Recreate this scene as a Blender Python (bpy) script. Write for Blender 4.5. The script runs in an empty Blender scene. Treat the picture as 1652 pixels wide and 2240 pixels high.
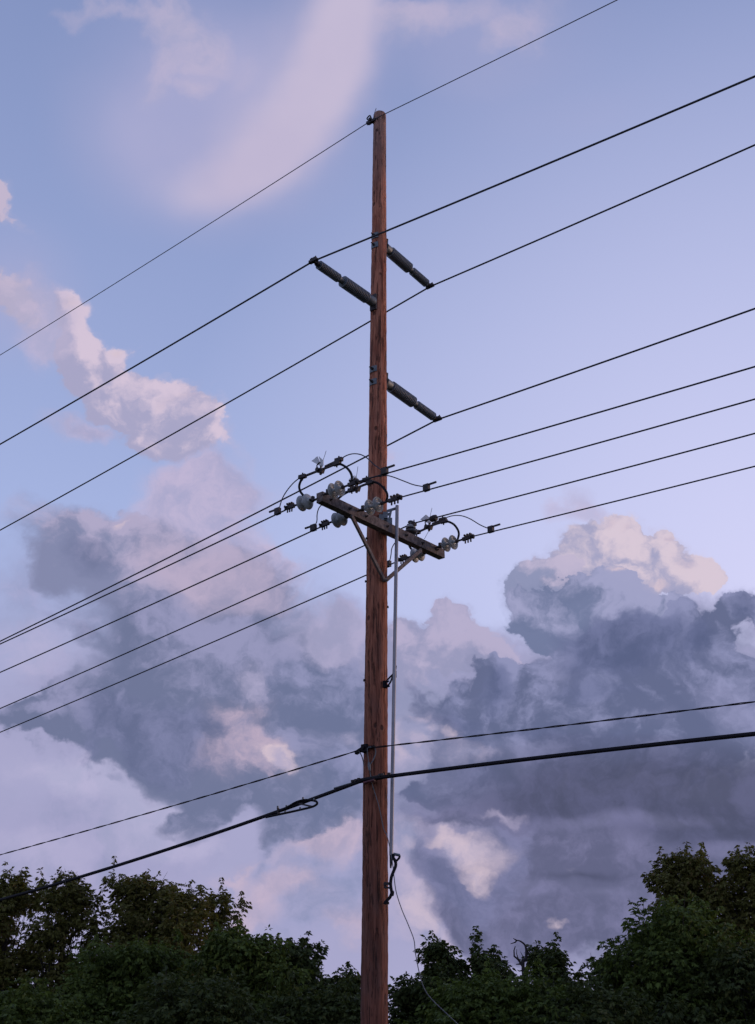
import bpy, math, random
import numpy as np
from mathutils import Vector, Matrix

R = math.radians
scene = bpy.context.scene
COL = scene.collection

# ------------------------------------------------------------------ camera
CAM = Vector((0.0, 0.0, 1.6))
PITCH, ROLL = R(25.1), R(0.35)
FPX = 2700.0                      # focal length for a picture 1652 x 2240 wide
cam_data = bpy.data.cameras.new('camera')
cam_data.sensor_fit = 'VERTICAL'
cam_data.sensor_height = 36.0
cam_data.lens = 36.0 * FPX / 2240.0
cam_data.clip_start, cam_data.clip_end = 0.1, 5000.0
cam = bpy.data.objects.new('camera', cam_data)
COL.objects.link(cam)
_r = Vector((1, 0, 0)); _f = Vector((0, math.cos(PITCH), math.sin(PITCH))); _u = Vector((0, -math.sin(PITCH), math.cos(PITCH)))
RT = _r * math.cos(ROLL) + _u * math.sin(ROLL)
UP = _u * math.cos(ROLL) - _r * math.sin(ROLL)
FW = _f
cam.matrix_world = Matrix(((RT.x, UP.x, -FW.x, CAM.x), (RT.y, UP.y, -FW.y, CAM.y), (RT.z, UP.z, -FW.z, CAM.z), (0, 0, 0, 1)))
scene.camera = cam


def look(x, y):
    """direction in the world of a point measured on the photograph (1652 x 2240)"""
    return (FW * FPX + RT * (x - 826) + UP * (1120 - y)).normalized()


# ------------------------------------------------------------------ view, world, sun
scene.view_settings.view_transform = 'Standard'
scene.view_settings.look = 'None'
scene.view_settings.exposure = 0.0
scene.view_settings.gamma = 1.0
scene.cycles.use_adaptive_sampling = True
scene.cycles.adaptive_threshold = 0.025
SUN_EL, SUN_AZ = R(3.0), R(72.0)        # low sun, ahead and to the right

world = bpy.data.worlds.new('World')
scene.world = world
world.use_nodes = True
try:
    world.cycles.sampling_method = 'MANUAL'
    world.cycles.sample_map_resolution = 512
except Exception:
    pass


def lin(c):
    return tuple(((v / 255) / 12.92 if v / 255 <= 0.04045 else ((v / 255 + 0.055) / 1.055) ** 2.4) for v in c)


class G:
    """small helper that writes node graphs as expressions"""
    def __init__(self, tree):
        self.t = tree
    def new(self, kind, **kw):
        n = self.t.nodes.new(kind)
        for k, v in kw.items():
            setattr(n, k, v)
        return n
    def put(self, sock, v):
        if hasattr(v, 'links'):
            self.t.links.new(v, sock)
        elif isinstance(v, (tuple, list)) and len(v) == 3 and sock.type == 'RGBA':
            sock.default_value = (*v, 1)
        else:
            sock.default_value = v
    def m(self, op, a, b=None, c=None, clamp=False):
        n = self.new('ShaderNodeMath', operation=op, use_clamp=clamp)
        for i, v in enumerate((a, b, c)):
            if v is not None:
                self.put(n.inputs[i], v)
        return n.outputs[0]
    def v(self, op, a, b=None, s=None):
        n = self.new('ShaderNodeVectorMath', operation=op)
        self.put(n.inputs[0], a)
        if b is not None:
            self.put(n.inputs[1], b)
        if s is not None:
            self.put(n.inputs['Scale'], s)
        return n.outputs['Value'] if op in ('DOT_PRODUCT', 'LENGTH', 'DISTANCE') else n.outputs[0]
    def mix(self, f, a, b, mode='MIX'):
        n = self.new('ShaderNodeMix', data_type='RGBA', blend_type=mode, clamp_factor=True)
        self.put(n.inputs[0], f); self.put(n.inputs[6], a); self.put(n.inputs[7], b)
        return n.outputs[2]
    def rng(self, v, a, b, c=0.0, d=1.0, smooth=True):
        n = self.new('ShaderNodeMapRange', interpolation_type='SMOOTHSTEP' if smooth else 'LINEAR')
        for i, x in enumerate((v, a, b, c, d)):
            self.put(n.inputs[i], x)
        return n.outputs[0]
    def noise(self, vec, scale, detail=5.0, rough=0.55, lac=2.0, dist=0.0, color=False):
        n = self.new('ShaderNodeTexNoise', noise_dimensions='3D')
        self.put(n.inputs['Vector'], vec)
        n.inputs['Scale'].default_value = scale; n.inputs['Detail'].default_value = detail
        n.inputs['Roughness'].default_value = rough; n.inputs['Lacunarity'].default_value = lac
        n.inputs['Distortion'].default_value = dist
        return n.outputs[1 if color else 0]
    def mapping(self, vec, loc=(0, 0, 0), rot=(0, 0, 0), scale=(1, 1, 1), kind='POINT'):
        n = self.new('ShaderNodeMapping', vector_type=kind)
        self.put(n.inputs[0], vec)
        n.inputs[1].default_value = loc; n.inputs[2].default_value = rot; n.inputs[3].default_value = scale
        return n.outputs[0]


def build_sky():
    g = G(world.node_tree)
    d0 = g.new('ShaderNodeTexCoord').outputs['Generated']
    sky = g.new('ShaderNodeTexSky', sky_type='NISHITA', sun_disc=False)
    sky.sun_elevation = SUN_EL; sky.sun_rotation = SUN_AZ

    def field(vec, blobs, base=0.0):
        """sum of soft ellipses standing at measured directions; each (x, y, rx, ry, turn, weight)"""
        acc = base
        for b in blobs:
            x, y, rx, ry = b[:4]
            rot = R(b[4]) if len(b) > 4 else 0.0
            w = b[5] if len(b) > 5 else 1.0
            c = look(x, y)
            ex = (look(x + rx, y) - c).length / 0.6
            ey = (look(x, y + ry) - c).length / 0.6
            ax = (look(x + 5, y) - look(x - 5, y)).normalized()
            ay = c.cross(ax).normalized()
            if ay.dot(UP) < 0:
                ay = -ay
            az = ax.cross(ay)
            # turn is clockwise in the picture
            bx = ax * math.cos(rot) - ay * math.sin(rot)
            by = ay * math.cos(rot) + ax * math.sin(rot)
            m = Matrix((bx, by, az)).transposed()
            v = g.mapping(vec, tuple(c), tuple(m.to_euler()), (ex, ey, 1.0), 'TEXTURE')
            s = g.new('ShaderNodeTexGradient', gradient_type='SPHERICAL')
            g.put(s.inputs[0], v)
            acc = g.m('MULTIPLY_ADD', s.outputs[1], w, acc)
        return acc

    def c10(c):
        return tuple(10 * v for v in lin(c))

    # clear air ------------------------------------------------------------
    el = g.new('ShaderNodeSeparateXYZ'); g.put(el.inputs[0], d0)
    elz = el.outputs[2]
    air = g.mix(1.0, sky.outputs[0], (1.02 * 3.1, 0.93 * 3.1, 1.30 * 3.1), 'MULTIPLY')
    ramp = g.mix(g.rng(elz, 0.80, 0.40, smooth=False), c10((130, 147, 196)), c10((176, 191, 238)))
    air = g.mix(0.78, air, ramp)
    air = g.mix(g.m('MULTIPLY', field(d0, [(1700, 1330, 980, 900, 0, 1.0)]), 1.0), air, c10((212, 212, 247)))
    air = g.mix(g.rng(field(d0, [(100, 1750, 620, 420, 0, 1.0), (700, 2050, 900, 300, 0, 0.8)]), 0.0, 0.8), air, c10((168, 167, 203)))

    # broken edges: the direction is pushed about by turbulence ----------------
    q = g.v('MULTIPLY', d0, (1, 1, 1.2))
    w1 = g.v('SUBTRACT', g.noise(q, 10.0, 5.0, 0.52, color=True), (0.5, 0.5, 0.5))
    w2 = g.v('SUBTRACT', g.noise(q, 30.0, 5.0, 0.60, color=True), (0.5, 0.5, 0.5))
    dc = g.v('ADD', g.v('ADD', d0, g.v('SCALE', w1, s=0.075)), g.v('SCALE', w2, s=0.027))
    ds = g.v('ADD', d0, g.v('SCALE', w1, s=0.045))
    fb = g.noise(dc, 14.0, 9.0, 0.63)
    lit_dir = (look(1500, 900) - look(1400, 1000)) * 0.42
    relief = g.m('SUBTRACT', fb, g.noise(g.v('ADD', dc, tuple(lit_dir)), 14.0, 9.0, 0.63))
    relief2 = g.m('SUBTRACT', g.noise(dc, 34.0, 5.0, 0.6), g.noise(g.v('ADD', dc, tuple(lit_dir * 0.45)), 34.0, 5.0, 0.6))
    fine = g.m('SUBTRACT', fb, 0.5)
    vor = g.new('ShaderNodeTexVoronoi', voronoi_dimensions='3D', feature='F1')
    g.put(vor.inputs['Vector'], dc); vor.inputs['Scale'].default_value = 46.0; vor.inputs['Detail'].default_value = 2.0; vor.inputs['Roughness'].default_value = 0.6
    puff = g.m('SUBTRACT', 0.42, vor.outputs['Distance'])
    edge_a = g.m('MULTIPLY', fine, 1.35)
    edge_b = g.m('MULTIPLY_ADD', puff, 0.62, g.m('MULTIPLY', fine, 0.95))

    broad = g.noise(q, 6.5, 4.0, 0.55)
    soft = g.rng(g.noise(g.v('ADD', q, (3.1, 1.7, 0.4)), 8.0, 3.0, 0.5), 0.38, 0.62, 0.65, 1.9)    # some edges are crisp, some melt away
    tonal = g.m('ADD', g.m('MULTIPLY_ADD', relief2, 0.40, relief), g.m('MULTIPLY', g.m('SUBTRACT', broad, 0.5), 0.40))

    off = tuple((look(1500, 900) - look(1400, 965)) * 0.36)
    dl = g.v('ADD', dc, off)
    dv = g.v('ADD', d0, g.v('SCALE', w1, s=0.02))
    col = air
    for name, blobs, dark, light, t, e, top, kind in SKY:
        if kind != 'v':
            dark = (dark[0], dark[1] + 1, dark[2] - 3)
        mass = field({'s': ds, 'v': dv}.get(kind, dc), blobs)
        if kind == 'v':
            col = g.mix(g.rng(mass, max(0.0, t - e), t + e, 0.0, top), col, g.mix(g.rng(broad, 0.3, 0.7), c10(dark), c10(light)))
            continue
        dens = g.m('ADD', mass, edge_b if kind in 'bp' else edge_a) if kind != 's' else g.m('MULTIPLY_ADD', fine, 0.45, mass)
        ev = g.m('MULTIPLY', soft, e)
        core = g.rng(dens, g.m('SUBTRACT', t, ev), g.m('ADD', t, ev), 0.0, top)
        halo = g.rng(dens, t - 0.45, t + 0.30, 0.0, 0.36 * top)
        a = g.m('MULTIPLY', g.m('MAXIMUM', core, halo), g.rng(mass, 0.03, 0.34))
        # thin rims let light through, thick hearts are darker; billows catch light on the sun's side
        if kind in 'pq':
            turn = g.m('MULTIPLY', g.m('SUBTRACT', mass, field(dl, blobs)), 0.22)
            thick = g.m('MULTIPLY_ADD', puff, 0.16 if kind == 'p' else 0.06, g.m('ADD', turn, 0.045 if name in ('pink chain', 'tower', 'centre bank', 'edge puffs') else 0.0))
        else:
            thick = g.rng(dens, t, t + 1.15, 0.06, -0.07, smooth=False)
        tone = g.mix(g.rng(g.m('ADD', tonal, thick), -0.16, 0.18), c10(dark), c10(light))
        col = g.mix(a, col, tone)
    bg = world.node_tree.nodes['Background']
    g.put(bg.inputs[0], col)
    bg.inputs[1].default_value = 0.1


# clouds from the farthest to the nearest: name, soft ellipses (x, y, half width, half height, turn, weight), shaded tone, lit tone, threshold, softness, cover, edge kind
SKY = [
    ('high veil', [(470, 210, 250, 230, 0, 1.), (560, 300, 200, 170, 0, .6), (330, 330, 160, 140, 0, .4), (1000, 40, 280, 110, 0, .8), (20, 640, 130, 130, 0, .9), (1050, 200, 240, 80, 0, .35), (1300, 260, 200, 60, -10, .25)], (168, 169, 208), (177, 175, 211), .6, .6, .8, 'v'),
    ('high band', [(790, -60, 70, 110, 15), (765, 40, 70, 110, 14), (738, 130, 74, 100, 20), (700, 210, 76, 100, 28), (650, 290, 80, 95, 38), (590, 350, 90, 80, 50), (520, 400, 100, 60, -20), (440, 425, 100, 46, -5, .7), (640, 160, 120, 170, 25, .6), (560, 280, 130, 120, 30, .5), (460, 370, 130, 70, 0, .4), (705, 60, 80, 140, 15, .5)], (194, 184, 211), (201, 190, 214), 1.05, 1.05, .92, 'v'),
    ('high tufts', [(330, 40, 40, 50, 30, .7), (400, 70, 60, 60, 40, .7), (450, 110, 36, 46, 0, .7), (370, 130, 40, 50, 0, .5), (165, 22, 50, 18, 0, .6), (250, 12, 50, 22, 0, .5), (430, 200, 26, 28, 0, .8), (340, 190, 40, 60, 0, .45), (520, 150, 24, 40, 20, .5), (600, 30, 40, 40, 0, .3),
        (890, 60, 65, 44, 10, .8), (850, 30, 40, 30, 0, .6), (960, 40, 50, 36, 0, .6), (1050, 30, 80, 36, 20, .6), (1160, 50, 90, 40, -40, .6), (1100, 90, 60, 30, -30, .5)], (178, 173, 206), (198, 185, 209), .5, .5, .62, 'a'),
    ('edge puffs', [(10, 460, 55, 46, 20), (-10, 410, 40, 40), (0, 640, 60, 60, 20, .9), (30, 690, 60, 45, 0, .8), (-20, 600, 40, 60)], (178, 170, 200), (198, 184, 206), .4, .22, .9, 'p'),
    ('pink chain', [(128, 668, 46, 46), (110, 640, 22, 22), (150, 725, 70, 54, 30), (200, 775, 78, 50, 35), (288, 776, 30, 26), (175, 810, 50, 50), (245, 835, 100, 56, 35), (310, 880, 90, 52, 25), (345, 850, 36, 24), (400, 878, 52, 32), (440, 925, 50, 42), (350, 930, 100, 44, 10), (320, 975, 80, 28, 0, .7), (460, 985, 46, 26), (400, 990, 80, 28, 0, .8), (250, 915, 60, 30, 20, .6), (420, 1020, 60, 30, 30, .5)],
        (168, 164, 200), (214, 197, 216), .40, .20, .96, 'p'),
    ('chain scraps', [(50, 680, 90, 70, 20, .8), (30, 620, 60, 60, 0, .7), (90, 760, 70, 50, 30, .5), (60, 720, 60, 60, 0, .5), (160, 945, 60, 24, 0, .6), (520, 1000, 30, 20, 0, .5), (490, 960, 26, 30, 0, .6), (90, 800, 40, 50, 0, .4), (560, 1030, 24, 20, 0, .4)], (178, 172, 206), (194, 182, 210), .5, .4, .7, 'a'),
    ('pink veil below', [(470, 1070, 60, 60, 40, 1.), (420, 1120, 90, 70, 0, .9), (490, 1160, 70, 80, 0, 1.), (330, 1130, 60, 50, 0, .6), (500, 1260, 90, 60, 0, .8), (380, 1050, 80, 36, 0, .6), (540, 1215, 50, 50, 0, .9), (170, 945, 60, 30, 0, .5), (220, 960, 40, 20, 0, .5), (600, 1290, 70, 40, 20, .7), (860, 1000, 40, 40, 0, .4), (560, 1080, 40, 30, 0, .4)],
        (168, 164, 202), (196, 182, 210), .48, .30, .85, 'a'),
    ('pale scraps', [(60, 1260, 60, 50, 0, .6), (40, 1380, 50, 30, 0, .5), (110, 1430, 40, 30, 0, .4)], (150, 154, 196), (176, 176, 212), .45, .3, .6, 'a'),
    ('low mottle', [(160, 1780, 330, 150, 0, .6), (250, 1880, 320, 90, 0, .6), (60, 1480, 150, 110, 0, .6), (60, 1300, 150, 100, 0, .6), (640, 2000, 260, 120, 0, .6)], (142, 147, 186), (164, 162, 199), .62, .40, .8, 'a'),
    ('low glow', [(300, 1760, 160, 70, 20, .75), (120, 1690, 140, 50, 10, .75), (60, 1420, 120, 70, 0, .7), (350, 1800, 90, 60, 0, .7), (80, 1850, 120, 40, 0, .6), (430, 1880, 120, 30, 0, .6)], (178, 176, 212), (190, 184, 216), .55, .45, .7, 'a'),
    ('bank haze', [(750, 1450, 200, 90, 0, .9), (850, 1600, 160, 160, 0, 1.), (820, 1780, 160, 90, 0, .9), (450, 1420, 260, 180, 0, .7), (330, 1560, 300, 90, 0, .6), (1100, 1550, 300, 150, 0, 1.), (1350, 1750, 420, 300, 0, 1.), (1500, 1500, 220, 160, 0, 1.), (1200, 2060, 260, 90, 0, .8), (1640, 1700, 150, 250, 0, .8)], (142, 144, 182), (160, 158, 195), .42, .30, .9, 'a'),
    ('left bank top', [(140, 1150, 95, 56, 15), (220, 1190, 110, 76, 20), (330, 1240, 130, 80, 20), (130, 1230, 50, 40, 0, .7), (270, 1120, 30, 24), (180, 1105, 40, 18), (420, 1270, 120, 60), (510, 1290, 90, 56), (300, 1320, 120, 60), (570, 1330, 80, 40), (480, 1230, 60, 40)], (130, 134, 172), (176, 168, 198), .40, .26, .95, 'q'),
    ('bank rim rags', [(60, 1620, 90, 24, 10, .8), (190, 1680, 70, 26, 30, .8), (300, 1725, 80, 26, 15, .8), (400, 1770, 60, 26, 20, .8), (520, 1800, 70, 30, 0, .7), (110, 1480, 70, 24, -25, .7), (150, 1400, 60, 26, 20, .7)], (132, 137, 175), (164, 162, 198), .50, .42, .85, 'b'),
    ('bank blush', [(480, 1285, 90, 50, 0, .9), (420, 1240, 80, 40, 0, .7), (560, 1310, 60, 36, 0, .8), (330, 1200, 60, 30, 10, .6), (520, 1240, 50, 40, 0, .8)], (160, 154, 188), (186, 172, 198), .45, .35, .8, 'a'),
    ('left bank', [(350, 1380, 150, 60, 12), (460, 1400, 150, 80), (420, 1470, 190, 80), (600, 1430, 110, 70), (560, 1520, 200, 90), (330, 1560, 180, 70, 8), (130, 1560, 110, 34, -8), (30, 1570, 60, 24), (210, 1600, 110, 46, 25), (370, 1660, 150, 60, 18), (520, 1690, 150, 80), (450, 1790, 60, 40, -45), (380, 1810, 30, 14, -40),
        (660, 1560, 120, 110), (700, 1690, 130, 100), (650, 1800, 100, 50), (760, 1480, 60, 60), (620, 1850, 60, 36), (100, 1500, 40, 16, -30, .8), (170, 1380, 60, 20, 30, .7)], (110, 117, 154), (150, 151, 187), .42, .34, .97, 'q'),
    ('left bank core', [(330, 1585, 170, 46, 12), (430, 1650, 120, 46, 12, .9), (520, 1600, 120, 60, 0, .7), (330, 1680, 60, 30, 20, .8), (260, 1590, 60, 40, 20, .7), (190, 1190, 70, 34, 20, .7), (180, 1640, 40, 22, 20, .8)], (100, 107, 145), (124, 129, 166), .5, .45, .85, 'a'),
    ('mid fold', [(580, 1470, 50, 44, 0, .6), (560, 1520, 40, 44, 0, .5), (700, 1380, 60, 40, 0, 1.), (760, 1400, 60, 50, 0, 1.), (740, 1590, 30, 30, 0, .7)], (160, 158, 195), (178, 172, 204), .45, .25, .85, 'a'),
    ('mid bank', [(690, 1460, 90, 50), (760, 1500, 80, 70), (640, 1520, 60, 50), (720, 1560, 70, 60), (700, 1660, 60, 50, 0, .8), (760, 1690, 60, 90, 0, .9), (640, 1810, 80, 46, 0, .8), (700, 1760, 50, 50, 0, .8)], (108, 116, 154), (146, 149, 186), .42, .28, .92, 'p'),
    ('rose flank', [(600, 1650, 50, 46, 0, .9), (560, 1580, 70, 60, 0, .6), (530, 1650, 60, 60, 0, .45), (620, 1665, 30, 36, 0, .7), (500, 1560, 70, 40, 0, .35), (480, 1700, 60, 50, 0, .3)], (150, 146, 182), (192, 173, 194), .46, .45, .9, 'a'),
    ('rose floor', [(740, 1850, 60, 36, -20), (650, 1890, 70, 34, -25), (560, 1930, 60, 40), (600, 1980, 70, 40), (680, 1960, 50, 40), (540, 2010, 40, 40), (770, 2030, 46, 40), (720, 2030, 30, 20, 0, .6), (470, 1925, 40, 12, 10, .5)], (172, 162, 194), (198, 180, 202), .42, .22, .9, 'a'),
    ('floor blue', [(590, 1900, 66, 40, -20, .9), (650, 2015, 90, 46, 0, .9), (725, 1965, 80, 50, 0, .9), (500, 1970, 46, 34, 0, .8), (770, 1915, 60, 40, 0, .9), (690, 1880, 50, 22, -20, .7), (905, 1900, 44, 60, 0, .8), (920, 2000, 44, 50, 0, .7)], (138, 145, 186), (160, 162, 200), .52, .42, .9, 'a'),
    ('wisp', [(1262, 1075, 22, 36, -5, 1.), (1225, 1105, 40, 22, -25, 1.), (1270, 1110, 26, 22, 0, .9)], (186, 180, 216), (202, 186, 212), .45, .3, .75, 'a'),
    ('tower', [(1285, 1145, 46, 36), (1335, 1155, 60, 44), (1290, 1195, 80, 50), (1380, 1200, 76, 54), (1455, 1200, 44, 38), (1430, 1250, 100, 60), (1500, 1270, 56, 44), (1420, 1305, 110, 40), (1225, 1200, 40, 50), (1240, 1250, 60, 50), (1320, 1260, 90, 60), (1535, 1285, 28, 26, 0, .9)],
        (164, 162, 198), (216, 200, 214), .37, .10, .98, 'p'),
    ('tower shoulder', [(1150, 1225, 28, 32), (1175, 1270, 60, 50), (1130, 1300, 36, 36), (1220, 1250, 40, 60), (1160, 1330, 50, 30), (1200, 1220, 30, 30, 0, .8)], (140, 145, 183), (192, 182, 208), .38, .12, .96, 'p'),
    ('centre bank', [(890, 1400, 60, 50), (950, 1390, 70, 46), (1010, 1390, 50, 36), (1060, 1410, 56, 34), (960, 1450, 110, 50), (1110, 1430, 60, 26), (880, 1480, 50, 60), (870, 1380, 20, 16)], (152, 152, 190), (182, 174, 204), .40, .13, .96, 'p'),
    ('tower base', [(1125, 1315, 46, 40), (1160, 1345, 60, 44), (1225, 1290, 56, 46), (1200, 1335, 60, 44), (1265, 1265, 56, 38), (1310, 1280, 50, 36), (1345, 1320, 50, 36), (1290, 1320, 80, 50), (1210, 1360, 70, 46), (1380, 1345, 90, 36), (1470, 1345, 60, 30), (1270, 1370, 90, 46)], (112, 121, 160), (160, 162, 198), .37, .10, .97, 'p'),
    ('right bank', [(1260, 1400, 80, 46), (1350, 1400, 110, 50), (1440, 1390, 80, 46), (1500, 1370, 40, 36), (1570, 1400, 46, 46), (1600, 1380, 34, 30), (1625, 1320, 36, 30), (1600, 1330, 26, 18), (1660, 1330, 40, 36), (1110, 1450, 60, 30), (1060, 1460, 40, 36), (1000, 1510, 70, 50), (1150, 1500, 130, 60), (1350, 1480, 160, 70), (1520, 1470, 100, 56),
        (1280, 1570, 260, 100), (1550, 1560, 160, 100), (1100, 1590, 130, 70), (980, 1570, 60, 40, 0, .8), (900, 1530, 50, 26, 0, .9), (1060, 1680, 130, 90), (950, 1740, 90, 60, 0, .9), (1350, 1700, 340, 130), (1640, 1480, 60, 80)], (98, 105, 143), (142, 146, 184), .37, .15, .97, 'p'),
    ('right bank lit folds', [(1620, 1560, 70, 60, 0, .8), (1600, 1440, 46, 14, 0, .7), (1210, 1450, 50, 50, 0, .5), (1560, 1500, 60, 40, 0, .6), (1440, 1560, 60, 40, 0, .4), (1130, 1660, 36, 50, 0, .8), (1060, 1620, 26, 40, 0, .7), (950, 1690, 40, 40, 0, .7)], (124, 128, 168), (150, 152, 190), .5, .45, .8, 'a'),
    ('right bank deep', [(1320, 1380, 110, 40, 10, 1.), (1420, 1410, 120, 44, 0, 1.), (1260, 1420, 60, 40, 0, .7), (1330, 1440, 60, 24, 0, .7), (1570, 1410, 40, 30, 0, .9), (1625, 1325, 28, 22, 0, .8), (1070, 1490, 40, 46, 0, .9), (1240, 1620, 130, 24, 10, .6), (960, 1560, 60, 24, 0, .8), (1000, 1600, 40, 20, 0, .7), (1300, 1500, 120, 24, 0, .5)], (88, 96, 135), (108, 115, 153), .45, .36, .85, 'a'),
    ('right floor', [(1300, 1800, 360, 80), (1250, 1880, 330, 70), (1350, 1960, 330, 90), (1100, 1850, 140, 60), (1120, 1970, 130, 70), (1010, 1960, 60, 60), (960, 1890, 30, 50, 0, .8), (1040, 1930, 60, 60), (1200, 2030, 150, 40, 0, .9), (1320, 2060, 160, 50, 0, .8), (1560, 1860, 160, 70)], (94, 96, 131), (122, 122, 158), .40, .30, .94, 'a'),
    ('right belly', [(1330, 1710, 330, 70, 0, 1.), (1580, 1740, 260, 90, 3, 1.), (1200, 1740, 160, 50, 0, .7), (1480, 1770, 300, 60, 0, .7), (1600, 1830, 160, 24, 0, .5), (1280, 1915, 150, 14, 0, .8), (1250, 1640, 60, 50, 0, .4)], (78, 81, 111), (92, 95, 127), .55, .55, .92, 's'),
    ('right pale streaks', [(1350, 1800, 240, 20, 0, .9), (1330, 1950, 200, 22, 0, .7), (1250, 1910, 20, 24, 0, .5), (1620, 1860, 120, 20, 0, .9), (1330, 2010, 120, 30, 0, .6), (1150, 1950, 40, 40, 0, .5)], (118, 119, 156), (128, 128, 166), .5, .35, .65, 's'),
    ('open gaps', [(905, 1590, 30, 60, 0, .9), (1000, 1640, 40, 30, 0, .7), (930, 1600, 50, 40, 0, .5), (880, 1660, 40, 60, 0, .7), (900, 1840, 60, 30, 0, .8), (900, 1960, 46, 120, 0, 1.), (1050, 1855, 80, 34, 0, .62), (1000, 1870, 60, 34, 0, .55), (930, 2060, 40, 40, 0, .8), (1090, 1780, 40, 12, 0, .5), (1060, 1640, 40, 16, 0, .4)], (152, 153, 192), (186, 176, 204), .48, .32, .9, 'a'),
    ('dark scraps', [(960, 1890, 36, 56, -12, 1.), (1090, 1830, 60, 20, 0, .8), (1120, 1890, 40, 40, 0, .9), (1000, 1915, 30, 20, 0, .7), (1010, 1950, 46, 50, 0, .9), (1080, 1960, 60, 36, 0, .9), (930, 1560, 40, 20, 0, .7), (880, 1750, 50, 26, 0, .6), (900, 1790, 40, 20, 0, .5), (1000, 1690, 30, 30, 0, .6)], (104, 108, 147), (128, 130, 168), .45, .28, .9, 'a'),
    ('mottle dark', [(890, 1500, 30, 20, 0, 1.), (920, 1530, 36, 18, 10, 1.), (960, 1545, 40, 30, 0, .9), (880, 1570, 20, 20, 0, .8), (960, 1620, 24, 22, 0, .8), (1000, 1660, 36, 30, 0, .8), (940, 1700, 30, 20, 0, .7), (880, 1740, 30, 26, 0, .8), (1010, 1700, 40, 20, 0, .8), (700, 1640, 30, 30, 0, .8), (680, 1600, 24, 26, 0, .8), (730, 1700, 30, 40, 0, .8), (600, 1740, 60, 30, 0, .7), (470, 1700, 40, 20, 0, .7), (240, 1660, 30, 14, 20, .7), (130, 1500, 22, 10, -30, .8)], (104, 110, 148), (126, 131, 168), .45, .24, .8, 'b'),
    ('glowing tops', [(905, 1560, 14, 10, 0, 1.), (900, 1610, 14, 30, 0, .7), (1065, 1880, 44, 46, 0, .62), (1000, 1848, 40, 16, 0, .6), (1040, 2072, 16, 22, 0, 1.), (1070, 1920, 26, 20, 0, .8), (905, 1860, 20, 16, 0, .6), (640, 1680, 24, 34, 0, .7), (1225, 2025, 16, 10, 0, .8), (970, 2040, 20, 16, 0, .4), (1255, 1905, 14, 16, 0, .5), (930, 1585, 12, 10, 0, 1.), (915, 1625, 16, 12, 0, .9), (960, 1590, 12, 12, 0, .7), (1300, 1130, 26, 12, 0, .8), (1350, 1150, 22, 12, 0, .8), (1470, 1180, 20, 12, 0, .9), (1500, 1250, 26, 30, 0, .8), (1430, 1310, 40, 14, 0, .9), (1320, 1250, 30, 10, 10, .7), (380, 880, 20, 10, 0, .7), (410, 870, 20, 12, 0, .7), (285, 770, 20, 12, 0, .7), (120, 650, 20, 16, 0, .7), (270, 1115, 14, 8, 0, .7), (920, 1990, 30, 50, 0, .6), (625, 1655, 34, 34, 0, .7), (870, 1620, 12, 40, 0, .6)], (182, 172, 204), (216, 196, 207), .50, .34, .85, 'a'),
]
build_sky()


# ------------------------------------------------------------------ sun (low, soft, behind thin cloud)
sun_data = bpy.data.lights.new('sun', 'SUN')
sun_data.energy = 0.9
sun_data.angle = R(12)
sun_data.color = (1.0, 0.72, 0.55)
sun = bpy.data.objects.new('sun', sun_data)
COL.objects.link(sun)
_sd = Vector((math.sin(SUN_AZ) * math.cos(R(8)), math.cos(SUN_AZ) * math.cos(R(8)), math.sin(R(8))))
sun.rotation_euler = _sd.to_track_quat('Z', 'Y').to_euler()
sun.location = _sd * 60


# ------------------------------------------------------------------ helpers
def empty(name, loc, label, cat, group=None):
    o = bpy.data.objects.new(name, None)
    o.empty_display_size = 0.2
    COL.objects.link(o)
    o.location = loc
    return tag(o, label, cat, group)


def tag(o, label, cat, group=None):
    o['label'] = label
    o['category'] = cat
    if group:
        o['group'] = group
    return o


def perp(d):
    a = Vector((0, 0, 1)) if abs(d.z) < 0.9 else Vector((1, 0, 0))
    u = d.cross(a).normalized()
    return u, u.cross(d).normalized()


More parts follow.
